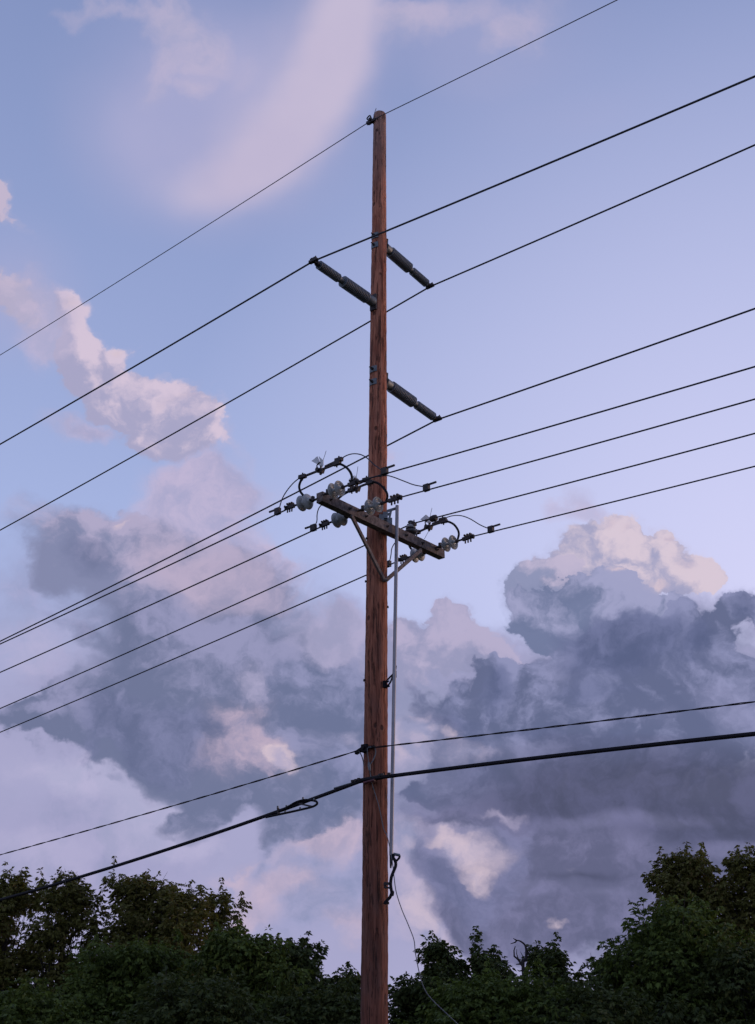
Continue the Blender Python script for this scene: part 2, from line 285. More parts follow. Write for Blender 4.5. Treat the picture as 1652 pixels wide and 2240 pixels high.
class MB:
    """collects shapes; build() links them as ONE mesh object"""
    def __init__(self):
        self.v, self.f = [], []
    def add(self, vs, fs):
        n = len(self.v)
        self.v += [tuple(p) for p in vs]
        self.f += [tuple(i + n for i in f) for f in fs]
        return self
    def box(self, c, ax, ay, az, hx, hy, hz):
        c = Vector(c)
        vs = [c + ax * (sx * hx) + ay * (sy * hy) + az * (sz * hz) for sx in (-1, 1) for sy in (-1, 1) for sz in (-1, 1)]
        return self.add(vs, [(0, 1, 3, 2), (4, 6, 7, 5), (0, 4, 5, 1), (2, 3, 7, 6), (0, 2, 6, 4), (1, 5, 7, 3)])
    def bar(self, a, b, w, h, up=Vector((0, 0, 1))):
        a, b = Vector(a), Vector(b)
        d = (b - a).normalized()
        s = d.cross(up).normalized()
        return self.box((a + b) / 2, d, s, s.cross(d), (b - a).length / 2, w / 2, h / 2)
    def tube(self, pts, r, n=8, cap=True):
        pts = [Vector(p) for p in pts]
        rs = r if isinstance(r, (list, tuple)) else [r] * len(pts)
        vs, fs = [], []
        u = None
        for i, p in enumerate(pts):
            d = (pts[min(i + 1, len(pts) - 1)] - pts[max(i - 1, 0)]).normalized()
            if u is None:
                u, w = perp(d)
            else:
                u = (u - d * u.dot(d)).normalized()
                w = u.cross(d)
            for k in range(n):
                t = 2 * math.pi * k / n
                vs.append(p + (u * math.cos(t) + w * math.sin(t)) * rs[i])
        for i in range(len(pts) - 1):
            for k in range(n):
                a, b = i * n + k, i * n + (k + 1) % n
                fs.append((a, b, b + n, a + n))
        if cap:
            fs.append(tuple(range(n - 1, -1, -1)))
            fs.append(tuple(range((len(pts) - 1) * n, len(pts) * n)))
        return self.add(vs, fs)
    def lathe(self, o, d, prof, n=20):
        """prof: (distance along d, radius)"""
        o, d = Vector(o), Vector(d).normalized()
        u, w = perp(d)
        vs, fs = [], []
        for x, r in prof:
            for k in range(n):
                t = 2 * math.pi * k / n
                vs.append(o + d * x + (u * math.cos(t) + w * math.sin(t)) * max(r, 1e-4))
        for i in range(len(prof) - 1):
            for k in range(n):
                a, b = i * n + k, i * n + (k + 1) % n
                fs.append((a, b, b + n, a + n))
        fs.append(tuple(range(n - 1, -1, -1)))
        fs.append(tuple(range((len(prof) - 1) * n, len(prof) * n)))
        return self.add(vs, fs)
    def build(self, name, mat, parent=None, origin=(0, 0, 0), smooth=True):
        me = bpy.data.meshes.new(name)
        o0 = Vector(origin)
        me.from_pydata([tuple(Vector(v) - o0) for v in self.v], [], self.f)
        bm_fix(me)
        me.materials.append(mat)
        if smooth:
            me.polygons.foreach_set('use_smooth', [True] * len(me.polygons))
            me.set_sharp_from_angle(angle=R(38))
        o = bpy.data.objects.new(name, me)
        COL.objects.link(o)
        if parent is not None:
            o.parent = parent
        else:
            o.location = o0
        return o


def bm_fix(me):
    import bmesh
    b = bmesh.new(); b.from_mesh(me)
    bmesh.ops.recalc_face_normals(b, faces=b.faces[:])
    b.to_mesh(me); b.free()


def smooth_path(pts, k=6):
    """Catmull-Rom through the points"""
    pts = [Vector(p) for p in pts]
    P = [pts[0] * 2 - pts[1]] + pts + [pts[-1] * 2 - pts[-2]]
    out = []
    for i in range(1, len(P) - 2):
        a, b, c, d = P[i - 1:i + 3]
        for j in range(k):
            t = j / k
            out.append(0.5 * ((2 * b) + (c - a) * t + (2 * a - 5 * b + 4 * c - d) * t * t + (3 * b - a - 3 * c + d) * t ** 3))
    out.append(pts[-1])
    return out


# ------------------------------------------------------------------ materials
def material(name, base, rough=0.6, metal=0.0, var=0.25, scale=20.0, bump=0.0, spec=0.5, stretch=(1, 1, 1)):
    m = bpy.data.materials.new(name)
    m.use_nodes = True
    g = G(m.node_tree)
    bs = m.node_tree.nodes['Principled BSDF']
    co = g.v('MULTIPLY', g.new('ShaderNodeTexCoord').outputs['Object'], stretch)
    n = g.noise(co, scale, 6.0, 0.6)
    c = g.mix(g.rng(n, 0.3, 0.7), tuple(v * (1 - var) for v in base), tuple(min(1, v * (1 + var)) for v in base))
    g.put(bs.inputs['Base Color'], c)
    bs.inputs['Roughness'].default_value = rough
    bs.inputs['Metallic'].default_value = metal
    bs.inputs['Specular IOR Level'].default_value = spec
    if bump:
        b = g.new('ShaderNodeBump'); b.inputs['Strength'].default_value = bump; b.inputs['Distance'].default_value = 0.01
        g.put(b.inputs['Height'], n); g.put(bs.inputs['Normal'], b.outputs[0])
    return m


def pole_wood():
    m = bpy.data.materials.new('treated_pole_wood')
    m.use_nodes = True
    g = G(m.node_tree)
    bs = m.node_tree.nodes['Principled BSDF']
    oc = g.new('ShaderNodeTexCoord').outputs['Object']
    z = g.new('ShaderNodeSeparateXYZ'); g.put(z.inputs[0], oc); z = z.outputs[2]
    grain = g.noise(g.v('MULTIPLY', oc, (1, 1, 0.055)), 42.0, 7.0, 0.65)
    broad = g.noise(g.v('MULTIPLY', oc, (1, 1, 0.12)), 7.0, 5.0, 0.6)
    blot = g.noise(g.v('MULTIPLY', oc, (1, 1, 0.35)), 5.0, 4.0, 0.6)
    # long drying checks and flaked dark patches
    chk = g.noise(g.v('MULTIPLY', oc, (1, 1, 0.045)), 26.0, 4.0, 0.7, dist=0.6)
    chk2 = g.noise(g.v('MULTIPLY', oc, (1, 1, 0.16)), 19.0, 5.0, 0.68)
    knot = g.new('ShaderNodeTexVoronoi', voronoi_dimensions='3D', feature='F1')
    g.put(knot.inputs['Vector'], g.v('MULTIPLY', oc, (1, 1, 0.62))); knot.inputs['Scale'].default_value = 5.0
    knots = g.rng(knot.outputs['Distance'], 0.15, 0.07)
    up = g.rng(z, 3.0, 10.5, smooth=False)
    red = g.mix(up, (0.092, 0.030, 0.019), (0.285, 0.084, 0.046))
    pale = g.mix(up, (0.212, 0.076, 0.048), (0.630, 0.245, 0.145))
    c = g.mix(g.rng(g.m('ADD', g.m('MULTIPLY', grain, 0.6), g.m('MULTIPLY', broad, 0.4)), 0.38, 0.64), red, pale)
    c = g.mix(g.m('MULTIPLY', g.rng(blot, 0.45, 0.7), 0.5), c, (0.150, 0.078, 0.062))
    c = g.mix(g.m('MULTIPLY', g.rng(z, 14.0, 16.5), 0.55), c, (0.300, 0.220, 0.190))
    cr = g.m('MAXIMUM', g.rng(chk, 0.57, 0.63), g.m('MULTIPLY', g.rng(chk2, 0.58, 0.66), 0.85))
    cr = g.m('MAXIMUM', cr, knots)
    c = g.mix(g.m('MULTIPLY', cr, 0.74), c, (0.020, 0.010, 0.009))
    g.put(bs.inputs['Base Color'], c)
    bs.inputs['Roughness'].default_value = 0.85
    bs.inputs['Specular IOR Level'].default_value = 0.25
    h = g.m('SUBTRACT', g.m('ADD', grain, g.m('MULTIPLY', broad, 0.8)), g.m('MULTIPLY', cr, 1.2))
    b = g.new('ShaderNodeBump'); b.inputs['Strength'].default_value = 0.8; b.inputs['Distance'].default_value = 0.018
    g.put(b.inputs['Height'], h); g.put(bs.inputs['Normal'], b.outputs[0])
    return m


M_POLE = pole_wood()
M_ARM = material('weathered_crossarm_wood', (0.150, 0.115, 0.105), 0.85, 0, 0.45, 16, 0.5, 0.2, (1, 1, 1))
M_BRACE = material('aged_brace_wood', (0.16, 0.125, 0.115), 0.8, 0, 0.3, 14, 0.3, 0.2)
M_RUST = material('dull_rusty_steel', (0.045, 0.035, 0.035), 0.65, 0.4, 0.35, 40, 0.3)
M_GALV = material('galvanised_steel', (0.15, 0.158, 0.165), 0.55, 0.5, 0.2, 25, 0.1)
M_POLY = material('grey_polymer_sheds', (0.140, 0.152, 0.172), 0.5, 0, 0.12, 12)
M_PORC = material('glazed_grey_porcelain', (0.35, 0.35, 0.34), 0.4, 0, 0.1, 12)
M_PORCDARK = material('brown_porcelain', (0.07, 0.065, 0.068), 0.3, 0, 0.1, 12)
M_WIRE = material('weathered_conductor', (0.030, 0.030, 0.038), 0.6, 0.3, 0.2, 30)
M_STATIC = material('steel_strand', (0.07, 0.078, 0.10), 0.55, 0.4, 0.2, 30)
M_BLACK = material('black_cable_jacket', (0.010, 0.008, 0.011), 0.7, 0, 0.2, 30, 0, 0.15)
M_FLAG = material('white_reflector_plastic', (0.62, 0.60, 0.60), 0.5, 0, 0.12, 20)
M_ROD = material('grey_fibreglass_rod', (0.30, 0.28, 0.30), 0.45, 0.1, 0.25, 6, 0.05, 0.5, (1, 1, 0.2))
M_LEAD = material('bare_grey_lead', (0.13, 0.13, 0.14), 0.55, 0.4, 0.2, 20)
M_BARK = material('tree_bark', (0.040, 0.034, 0.030), 0.9, 0, 0.35, 14, 0.4, 0.2)
M_DEAD = material('dead_wood', (0.030, 0.024, 0.024), 0.9, 0, 0.3, 14, 0.3, 0.2)


def leaf_mat(name, dark, mid, light, odd):
    m = bpy.data.materials.new(name)
    m.use_nodes = True
    g = G(m.node_tree)
    bs = m.node_tree.nodes['Principled BSDF']
    rnd = g.new('ShaderNodeNewGeometry').outputs['Random Per Island']
    oc = g.new('ShaderNodeTexCoord').outputs['Object']
    patch = g.noise(oc, 0.9, 3.0, 0.6)
    c = g.mix(g.rng(g.m('ADD', g.m('MULTIPLY', rnd, 0.55), g.m('MULTIPLY', patch, 0.7)), 0.35, 0.9), dark, light)
    c = g.mix(g.rng(g.m('FRACT', g.m('MULTIPLY', rnd, 7.31)), 0.6, 0.9), c, mid)
    c = g.mix(g.m('MULTIPLY', g.rng(g.m('FRACT', g.m('MULTIPLY', rnd, 13.7)), 0.90, 0.96), 0.8), c, odd)
    g.put(bs.inputs['Base Color'], c)
    bs.inputs['Roughness'].default_value = 0.6
    bs.inputs['Specular IOR Level'].default_value = 0.12
    tr = g.new('ShaderNodeBsdfTranslucent'); g.put(tr.inputs[0], g.mix(1.0, c, (1.0, 1.05, 0.5), 'MULTIPLY'))
    mx = g.new('ShaderNodeMixShader'); mx.inputs[0].default_value = 0.22
    g.put(mx.inputs[1], bs.outputs[0]); g.put(mx.inputs[2], tr.outputs[0])
    g.put(m.node_tree.nodes['Material Output'].inputs[0], mx.outputs[0])
    return m


M_LEAF = {
    'green': leaf_mat('fresh_green_leaves', (0.050, 0.070, 0.017), (0.082, 0.110, 0.024), (0.112, 0.146, 0.030), (0.140, 0.150, 0.030)),
    'olive': leaf_mat('olive_brown_leaves', (0.090, 0.080, 0.022), (0.114, 0.106, 0.027), (0.140, 0.136, 0.034), (0.150, 0.095, 0.035)),
    'deep': leaf_mat('deep_green_leaves', (0.040, 0.053, 0.018), (0.056, 0.072, 0.022), (0.080, 0.096, 0.027), (0.110, 0.105, 0.028)),
}

# ------------------------------------------------------------------ ground
def ground():
    n, s = 60, 3000.0
    m = bpy.data.materials.new('mown_grass')
    m.use_nodes = True
    g = G(m.node_tree)
    oc = g.new('ShaderNodeTexCoord').outputs['Object']
    a, b = g.noise(oc, 0.15, 6, 0.6), g.noise(oc, 6.0, 6, 0.7)
    c = g.mix(g.rng(a, 0.35, 0.65), (0.040, 0.052, 0.022), (0.060, 0.062, 0.030))
    c = g.mix(g.rng(b, 0.4, 0.7), c, (0.034, 0.046, 0.020))
    bs = m.node_tree.nodes['Principled BSDF']
    g.put(bs.inputs['Base Color'], c); bs.inputs['Roughness'].default_value = 0.95
    me = bpy.data.meshes.new('ground')
    xs = [math.copysign(abs(i / (n / 2)) ** 3, i) * s for i in range(-n // 2, n // 2 + 1)]
    k = len(xs)
    me.from_pydata([(x, y + 20, 0) for y in xs for x in xs], [], [(j * k + i, j * k + i + 1, (j + 1) * k + i + 1, (j + 1) * k + i) for j in range(k - 1) for i in range(k - 1)])
    me.materials.append(m)
    o = bpy.data.objects.new('ground', me)
    COL.objects.link(o)
    o['kind'] = 'structure'
ground()

# ------------------------------------------------------------------ the line's own frame of reference
DIST = 16.0
def hit(x, y, p, n):
    d = look(x, y)
    return CAM + d * ((Vector(p) - CAM).dot(n) / d.dot(n))
P0 = hit(820, 2240, (0, DIST, 0), Vector((0, 1, 0))); P0.z = 0
LINE_AZ = R(39.5)
A = Vector((math.sin(LINE_AZ), math.cos(LINE_AZ), 0))         # along the crossarm, away to the right
L = Vector((-math.cos(LINE_AZ), math.sin(LINE_AZ), 0))        # along the line, away to the left
Z = Vector((0, 0, 1))
def on_s(x, y, s): return hit(x, y, P0 + A * s, A)            # upright plane that holds one wire
def on_t(x, y, t): return hit(x, y, P0 + L * t, L)            # upright plane that holds the crossarm
def on_y(x, y, yy): return hit(x, y, (0, yy, 0), Vector((0, 1, 0)))
def on_z(x, y, z): return hit(x, y, (0, 0, z), Z)
def z1(x, y): return ((1000 + x / 3.304) / 1.753, (1680 + y / 3.304) / 1.753)
def z2(x, y): return ((1400 + x / 3.0036) / 1.753, (1720 + y / 3.0036) / 1.753)
def z6(x, y): return ((1320 + x / 5.507) / 1.753, (2500 + y / 5.507) / 1.753)
def z7(x, y): return ((1000 + x / 2.95) / 1.753, (2800 + y / 2.95) / 1.753)
def z8(x, y): return ((1350 + x / 2.887) / 1.753, (3150 + y / 2.887) / 1.753)
def ST(p): return ((p - P0).dot(A), (p - P0).dot(L))

# ------------------------------------------------------------------ pole
PROFILE = []
for y, xa, xb in ((252, 817.5, 844.5), (400, 815, 845), (660, 811, 846), (1000, 805.5, 847), (1500, 797.5, 848), (2000, 792, 848.5), (2240, 789, 848.5)):
    p = on_y((xa + xb) / 2, y, DIST)
    depth = (p - CAM).dot(FW)
    PROFILE.append((p.z, p.x, (xb - xa) / 2 * depth / FPX))
PROFILE.append((0.0, P0.x, PROFILE[-1][2] * 1.06))
PROFILE.sort()
def pole_at(z):
    for (za, xa, ra), (zb, xb, rb) in zip(PROFILE, PROFILE[1:]):
        if z <= zb:
            t = (z - za) / (zb - za)
            return Vector((xa + (xb - xa) * t, DIST, z)), ra + (rb - ra) * t
    return Vector((PROFILE[-1][1], DIST, z)), PROFILE[-1][2]
TOP = PROFILE[-1][0]

rng = random.Random(4)
pole = empty('utility_pole', P0, 'tall reddish brown wooden utility pole carrying the wires, in the middle', 'utility pole')
def pole_mesh():
    mb = MB()
    n, rings = 40, 240
    vs, fs = [], []
    ph = [rng.uniform(0, 6.28) for _ in range(6)]
    for i in range(rings + 1):
        z = TOP * i / rings
        c, r = pole_at(z)
        bend = 0.012 * math.sin(z * 0.55 + ph[0]) * min(1, z / 3)
        for k in range(n):
            t = 2 * math.pi * k / n
            rr = r * (1 + 0.018 * math.sin(2 * t + z * 0.4 + ph[1]) + 0.014 * math.sin(5 * t + z * 1.7 + ph[2]) + 0.010 * math.sin(3 * t - z * 3.1 + ph[3]) + rng.uniform(-0.020, 0.020))
            vs.append(c + Vector((rr * math.cos(t) + bend * 0, rr * math.sin(t), 0)))
    for i in range(rings):
        for k in range(n):
            a, b = i * n + k, i * n + (k + 1) % n
            fs.append((a, b, b + n, a + n))
    top = rings * n
    vs2 = [Vector(v) for v in vs[top:top + n]]
    c, r = pole_at(TOP)
    for k in range(n):
        vs.append(c + (vs2[k] - c) * 0.9 + Z * 0.02)
    for k in range(n):
        a, b = top + k, top + (k + 1) % n
        fs.append((a, b, b + n, a + n))
    fs.append(tuple(range(top + n, top + 2 * n)))
    mb.add(vs, fs)
    return mb
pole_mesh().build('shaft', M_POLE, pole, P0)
# curved washer plates with bolt heads on the near face, backing the far insulators
def plate_on_pole(z, ang, w, h, name='washer_plate', mat=None):
    c, r = pole_at(z)
    mb = MB()
    n = 6
    vs = []
    for s, rr in ((0, r * 1.0), (1, r * 1.0 + 0.014)):
        for i in range(n + 1):
            t = ang + (i / n - 0.5) * w / r
            for zz in (-h / 2, h / 2):
                vs.append(c + Vector((math.cos(t) * rr, math.sin(t) * rr, zz)))
    m = 2 * (n + 1)
    fs = []
    for i in range(n):
        a = 2 * i
        fs += [(a, a + 1, a + 3, a + 2), (m + a, m + a + 2, m + a + 3, m + a + 1), (a, a + 2, m + a + 2, m + a), (a + 1, m + a + 1, m + a + 3, a + 3)]
    fs += [(0, m, m + 1, 1), (2 * n, 2 * n + 1, m + 2 * n + 1, m + 2 * n)]
    mb.add(vs, fs)
    pl = mb.build(name, mat or M_GALV, pole, P0)
    d = Vector((math.cos(ang), math.sin(ang), 0))
    MB().lathe(c + d * (r + 0.01), d, [(0, .022), (.03, .022), (.031, .012), (.075, .012)], 8).build('bolt', M_RUST, pl, P0)
NEAR = math.atan2(-A.y, -A.x)
for (x, y) in ((818, 515), (818, 536), (817, 808), (816, 836)):
    plate_on_pole(on_y(x, y, DIST - 0.1).z, NEAR + 0.05, 0.13, 0.10)
# spare bolt ends and nails that break the outline
for (x, y) in ((803, 1274), (846, 1330), (798, 1490), (804, 1180)):
    zc = on_y(x, y, DIST).z
    c, r = pole_at(zc)
    d = Vector((-1 if x < 822 else 1, -0.25, 0)).normalized()
    MB().lathe(c + d * (r - 0.01), d, [(0, .014), (.018, .014), (.019, .020), (.030, .018)], 8).build('bolt', M_RUST, pole, P0)

# ------------------------------------------------------------------ crossarm and braces
arm_z = on_t(708, 1085, -0.26).z
_, r_arm = pole_at(arm_z)
T_ARM = -(r_arm + 0.055)
e1, e2 = on_t(706, 1085, T_ARM - 0.055), on_t(973, 1211, T_ARM - 0.055)
e1 += L * 0.055; e2 += L * 0.055
arm_d = (e2 - e1).normalized()
arm_up = (Z - arm_d * arm_d.z).normalized()
arm = MB().box((e1 + e2) / 2, arm_d, L, arm_up, (e2 - e1).length / 2, 0.055, 0.070).build('crossarm', M_ARM, pole, P0)
for q in (0.06, 0.20, 0.33, 0.5, 0.66, 0.80, 0.93):
    c = e1.lerp(e2, q)
    MB().lathe(c - L * 0.055, -L, [(0, .022), (.008, .022), (.009, .012), (.04, .012)], 8).build('bolt', M_RUST, arm, P0)
def brace(pa, pb):
    MB().bar(pa, pb, 0.012, 0.045, up=L).build('brace', M_BRACE, arm, P0)
jz = on_t(841, 1270, -r_arm - 0.02)
def brace_mesh(pa, pb):
    mb = MB()
    d = (pb - pa).normalized()
    s = d.cross(L).normalized()
    mb.box((pa + pb) / 2, d, s, L, (pb - pa).length / 2, 0.024, 0.017)
    mb.lathe(pb + L * 0.02, -L, [(0, .02), (.05, .02), (.051, .012), (.08, .012)], 8)
    return mb
brace_mesh(on_t(769, 1128, T_ARM - 0.08), jz).build('brace', M_BRACE, arm, P0)
brace_mesh(on_t(921, 1203, T_ARM - 0.08), jz + A * 0.03 + Z * 0.01).build('brace', M_BRACE, arm, P0)
# top fittings of the pole: wire clamp on the left, stub of a lightning lead
tp = on_s(812, 264, -0.12)
mb = MB()
mb.bar(tp - L * 0.10 - Z * 0.03, tp + L * 0.09 - Z * 0.01, 0.05, 0.05)
mb.bar(tp + L * 0.02 + Z * 0.07, tp + L * 0.03 - Z * 0.06, 0.035, 0.05, up=L)
mb.tube(smooth_path([tp + L * .05 + Z * .03, tp + L * .09 + Z * .10, tp + L * .03 + Z * .13, tp + Z * .06], 4), .012, 6)
mb.lathe(tp, A, [(-.05, .02), (.10, .02)], 8)
clamp = mb.build('wire_clamp', M_RUST, pole, P0)
MB().tube([on_s(817, 258, -.1), on_s(820, 246, -.1), on_s(823, 237, -.1)], .006, 5).build('lead_stub', M_STATIC, pole, P0)


# ------------------------------------------------------------------ wires
def span(a, far, t_end, c=0.0011, step=1.2, s=None):
    """hanging wire from a through the measured point far, on to t_end metres along the line"""
    s0, t0 = ST(a)
    w = on_s(far[0], far[1], s0 if s is None else s)
    dt = (w - a).dot(L)
    m = (w.z - a.z - c * dt * dt) / dt
    n = max(12, int(abs(t_end) / step))
    return [a + L * (t_end * i / n) + Z * (m * (t_end * i / n) + c * (t_end * i / n) ** 2) for i in range(n + 1)]


def wire(name, pts, r, mat, label, cat='wire', group=None, n=8):
    o = MB().tube(pts, r, n).build(name, mat, None, pts[0])
    return tag(o, label, cat, group)

FAR_L, FAR_R = 62.0, -46.0
pts = list(reversed(span(tp, (0, 777), FAR_L))) + span(tp, (1350, 0), FAR_R)[1:]
wire('static_wire', pts, 0.0075, M_STATIC, 'thinnest bare wire, clamped at the very tip of the pole', 'wire')


# ------------------------------------------------------------------ three horizontal post insulators
def post_insulator():
    root = empty('post_insulator', (0, 0, 0), '', 'insulator', 'ribbed post insulators standing out from the pole')
    X = Vector((1, 0, 0))
    def ribs(x0, x1, n, r0, r1):
        pr = [(x0, r0)]
        p = (x1 - x0) / n
        for i in range(n):
            a = x0 + i * p
            pr += [(a + p * .10, r0), (a + p * .36, r1), (a + p * .62, r1), (a + p * .74, r0), (a + p * .98, r0)]
        return pr
    MB().lathe((0, 0, 0), X, [(-.03, .078), (.125, .074), (.135, .066)], 24).build('end_cap', M_GALV, root)
    MB().box((-.045, 0, 0), X, Vector((0, 1, 0)), Z, .016, .060, .14).build('base_plate', M_RUST, root)
    MB().lathe((0, 0, 0), X, ribs(.13, .74, 17, .071, .092), 28).build('shed_stack', M_POLY, root)
    MB().lathe((0, 0, 0), X, [(.735, .050), (.85, .050)], 20).build('collar', M_GALV, root)
    MB().lathe((0, 0, 0), X, ribs(.84, 1.32, 14, .052, .070), 28).build('shed_stack', M_POLY, root)
    mb = MB()
    mb.lathe((0, 0, 0), X, [(1.31, .042), (1.37, .042), (1.375, .026), (1.42, .026)], 16)
    mb.box((1.44, 0, .005), X, Vector((0, 1, 0)), Z, .030, .075, .020)
    mb.box((1.44, 0, .038), X, Vector((0, 1, 0)), Z, .024, .055, .012)
    for yy in (-.04, .04):
        mb.lathe((1.44, yy, -.03), Z, [(0, .012), (.10, .012)], 6)
    mb.build('end_clamp', M_RUST, root)
    return root

def copy_tree(o, parent=None):
    c = o.copy()
    COL.objects.link(c)
    if parent is not None:
        c.parent = parent
    for ch in list(o.children):
        copy_tree(ch, c)
    return c

def set_frame(o, p, x, up=Z):
    x = x.normalized()
    y = up.cross(x).normalized()
    z = x.cross(y)
    q = Matrix((x, y, z)).transposed().to_quaternion()
    o.rotation_mode = 'QUATERNION'
    o.rotation_quaternion = q
    o.location = p

proto = post_insulator()
TIPS = []
for i, (tip_px, base_px, lab) in enumerate((
        ((686, 571), (826, 668), 'grey ribbed post insulator reaching left and towards the viewer from the pole'),
        ((941, 627), (842, 541), 'upper of the two grey ribbed post insulators on the right side of the pole'),
        ((957, 918), (842, 836), 'lower of the two grey ribbed post insulators on the right side of the pole'))):
    tip = on_t(*tip_px, 0.0)
    base = on_t(*base_px, 0.0)
    c, r = pole_at(base.z)
    d = (tip - base).normalized()
    sgn = -1 if i == 0 else 1
    start = base + d * ((r + 0.05) - sgn * (base - c).dot(A)) / (sgn * d.dot(A))
    o = proto if i == 0 else copy_tree(proto)
    set_frame(o, start, d)
    o.scale = ((tip - start).length / 1.44, 1, 1)
    o['label'] = lab
    TIPS.append(tip)
for tip, fl, fr, lab in ((TIPS[0], (0, 972), (1652, 167), 'upper thick black line wire held by the left post insulator'),
                         (TIPS[1], (0, 1160), (1652, 317), 'thick black line wire held by the upper right post insulator'),
                         (TIPS[2], (0, 1403), (1652, 675), 'thick black line wire held by the lower right post insulator')):
    pts = list(reversed(span(tip, fl, FAR_L))) + span(tip, fr, FAR_R)[1:]
    wire('line_wire', pts, 0.0135, M_WIRE, lab, 'wire', 'line wires on the post insulators')


# ------------------------------------------------------------------ dead-end insulators, switches, jumpers, feeder wires
def dead_end():
    root = empty('dead_end_insulator', (0, 0, 0), '', 'insulator', 'pairs of grey porcelain discs at the crossarm')
    X, Y = Vector((1, 0, 0)), Vector((0, 1, 0))
    mb = MB()
    mb.lathe((0, 0, 0), X, [(-.06, .014), (.06, .014)], 8)
    mb.bar((.02, 0, 0), (.13, 0, 0), .045, .02)
    mb.lathe((.10, -.04, 0), Y, [(0, .014), (.08, .014)], 8)
    mb.box((.07, 0, .02), X, Y, Z, .02, .02, .035)
    mb.build('shackle', M_RUST, root)
    for k in (0, 1):
        x = .155 + .135 * k
        pr = [(x - .055, .030), (x - .030, .040), (x - .012, .046), (x + .004, .085), (x + .018, .104), (x + .030, .110), (x + .036, .106),
              (x + .028, .096), (x + .024, .090), (x + .040, .084), (x + .042, .080), (x + .026, .073), (x + .024, .067), (x + .042, .060), (x + .044, .056), (x + .028, .049), (x + .026, .043), (x + .046, .036), (x + .048, .020), (x + .08, .016)]
        MB().lathe((0, 0, 0), X, pr, 32).build('disc', M_PORC, root)
    mb = MB()
    mb.lathe((0, 0, 0), X, [(.335, .012), (.36, .014), (.37, .026), (.40, .028), (.41, .015), (.50, .015)], 10)
    mb.bar((.49, 0, .0), (.70, 0, .0), .035, .05)
    for i, x in enumerate((.54, .59, .64)):
        mb.lathe((x, .0, -.075), Z, [(0, .012), (.13, .012)], 6)
        mb.box((x, 0, .045), X, Y, Z, .012, .028, .012)
    mb.lathe((.66, -.05, .0), Y, [(0, .018), (.10, .018)], 8)
    mb.build('strain_clamp', M_RUST, root)
    return root

PH = {1: {}, 2: {}, 3: {}}
for k, px in ((1, z1(1090, 600)), (2, z1(1540, 825)), (3, z2(1030, 1065))):
    p = on_z(*px, arm_z + 0.03 if k < 3 else e2.z + 0.03)
    s, t = ST(p)
    PH[k]['s'] = s
    print('phase', k, 's %.2f t %.2f' % (s, t))
    q = (s - ST(e1)[0]) / (ST(e2)[0] - ST(e1)[0])
    PH[k]['arm'] = e1.lerp(e2, q)
RW = {1: ((1652, 802), (0, 1409)), 2: ((1652, 873), (0, 1471)), 3: ((1652, 1020), (0, 1602))}
LABEL_DE = {(1, 1): 'pair of ringed porcelain discs right of the crossarm at its left end', (1, 0): 'pair of porcelain discs left of the crossarm at its left tip',
            (2, 1): 'pair of ringed porcelain discs in front of the pole above the crossarm', (2, 0): 'porcelain discs half hidden under the left half of the crossarm',
            (3, 1): 'pair of ringed porcelain discs right of the crossarm at its right end', (3, 0): 'porcelain discs half hidden below the right half of the crossarm'}
LABEL_FW = {(1, 1): 'feeder wire going up right from the discs at the crossarm\'s left end', (1, 0): 'feeder wire going down left from the left tip of the crossarm',
            (2, 1): 'feeder wire going up right from the discs in front of the pole', (2, 0): 'feeder wire going down left from the discs under the crossarm\'s left half',
            (3, 1): 'feeder wire going up right from the discs at the crossarm\'s right end', (3, 0): 'lowest feeder wire coming out left behind the pole below the braces'}
OUT = {(1, 1): z1(1190, 565), (2, 1): z2(365, 575), (3, 1): z2(1205, 1022), (1, 0): z1(462, 845), (2, 0): z1(920, 1055), (3, 0): z2(465, 1262)}
de = dead_end()
first = True
for k in (1, 2, 3):
    for side in (1, 0):
        s = PH[k]['s']
        o = de if first else copy_tree(de)
        first = False
        start = PH[k]['arm'] + (-L if side else L) * 0.075 + Z * (0.02 if side else -0.005)
        end = on_s(*OUT[(k, side)], s)
        d = (end - start).normalized()
        PH[k][('dir', side)] = d; PH[k][('start', side)] = start
        set_frame(o, start, d)
        f = (end - start).length / 0.62
        print('dead end', k, side, 'len %.2f' % (end - start).length, 'slope %.2f' % d.z)
        o.scale = (max(0.8, min(f, 1.35)), 1, 1)
        o['label'] = LABEL_DE[(k, side)]
        pts = span(start + d * ((end - start).length + 0.03), RW[k][0 if side else 1], FAR_R if side else FAR_L)
        wire('feeder_wire', pts, 0.010 if side else 0.0105, M_WIRE, LABEL_FW[(k, side)], 'wire', 'feeder wires ending at the crossarm')


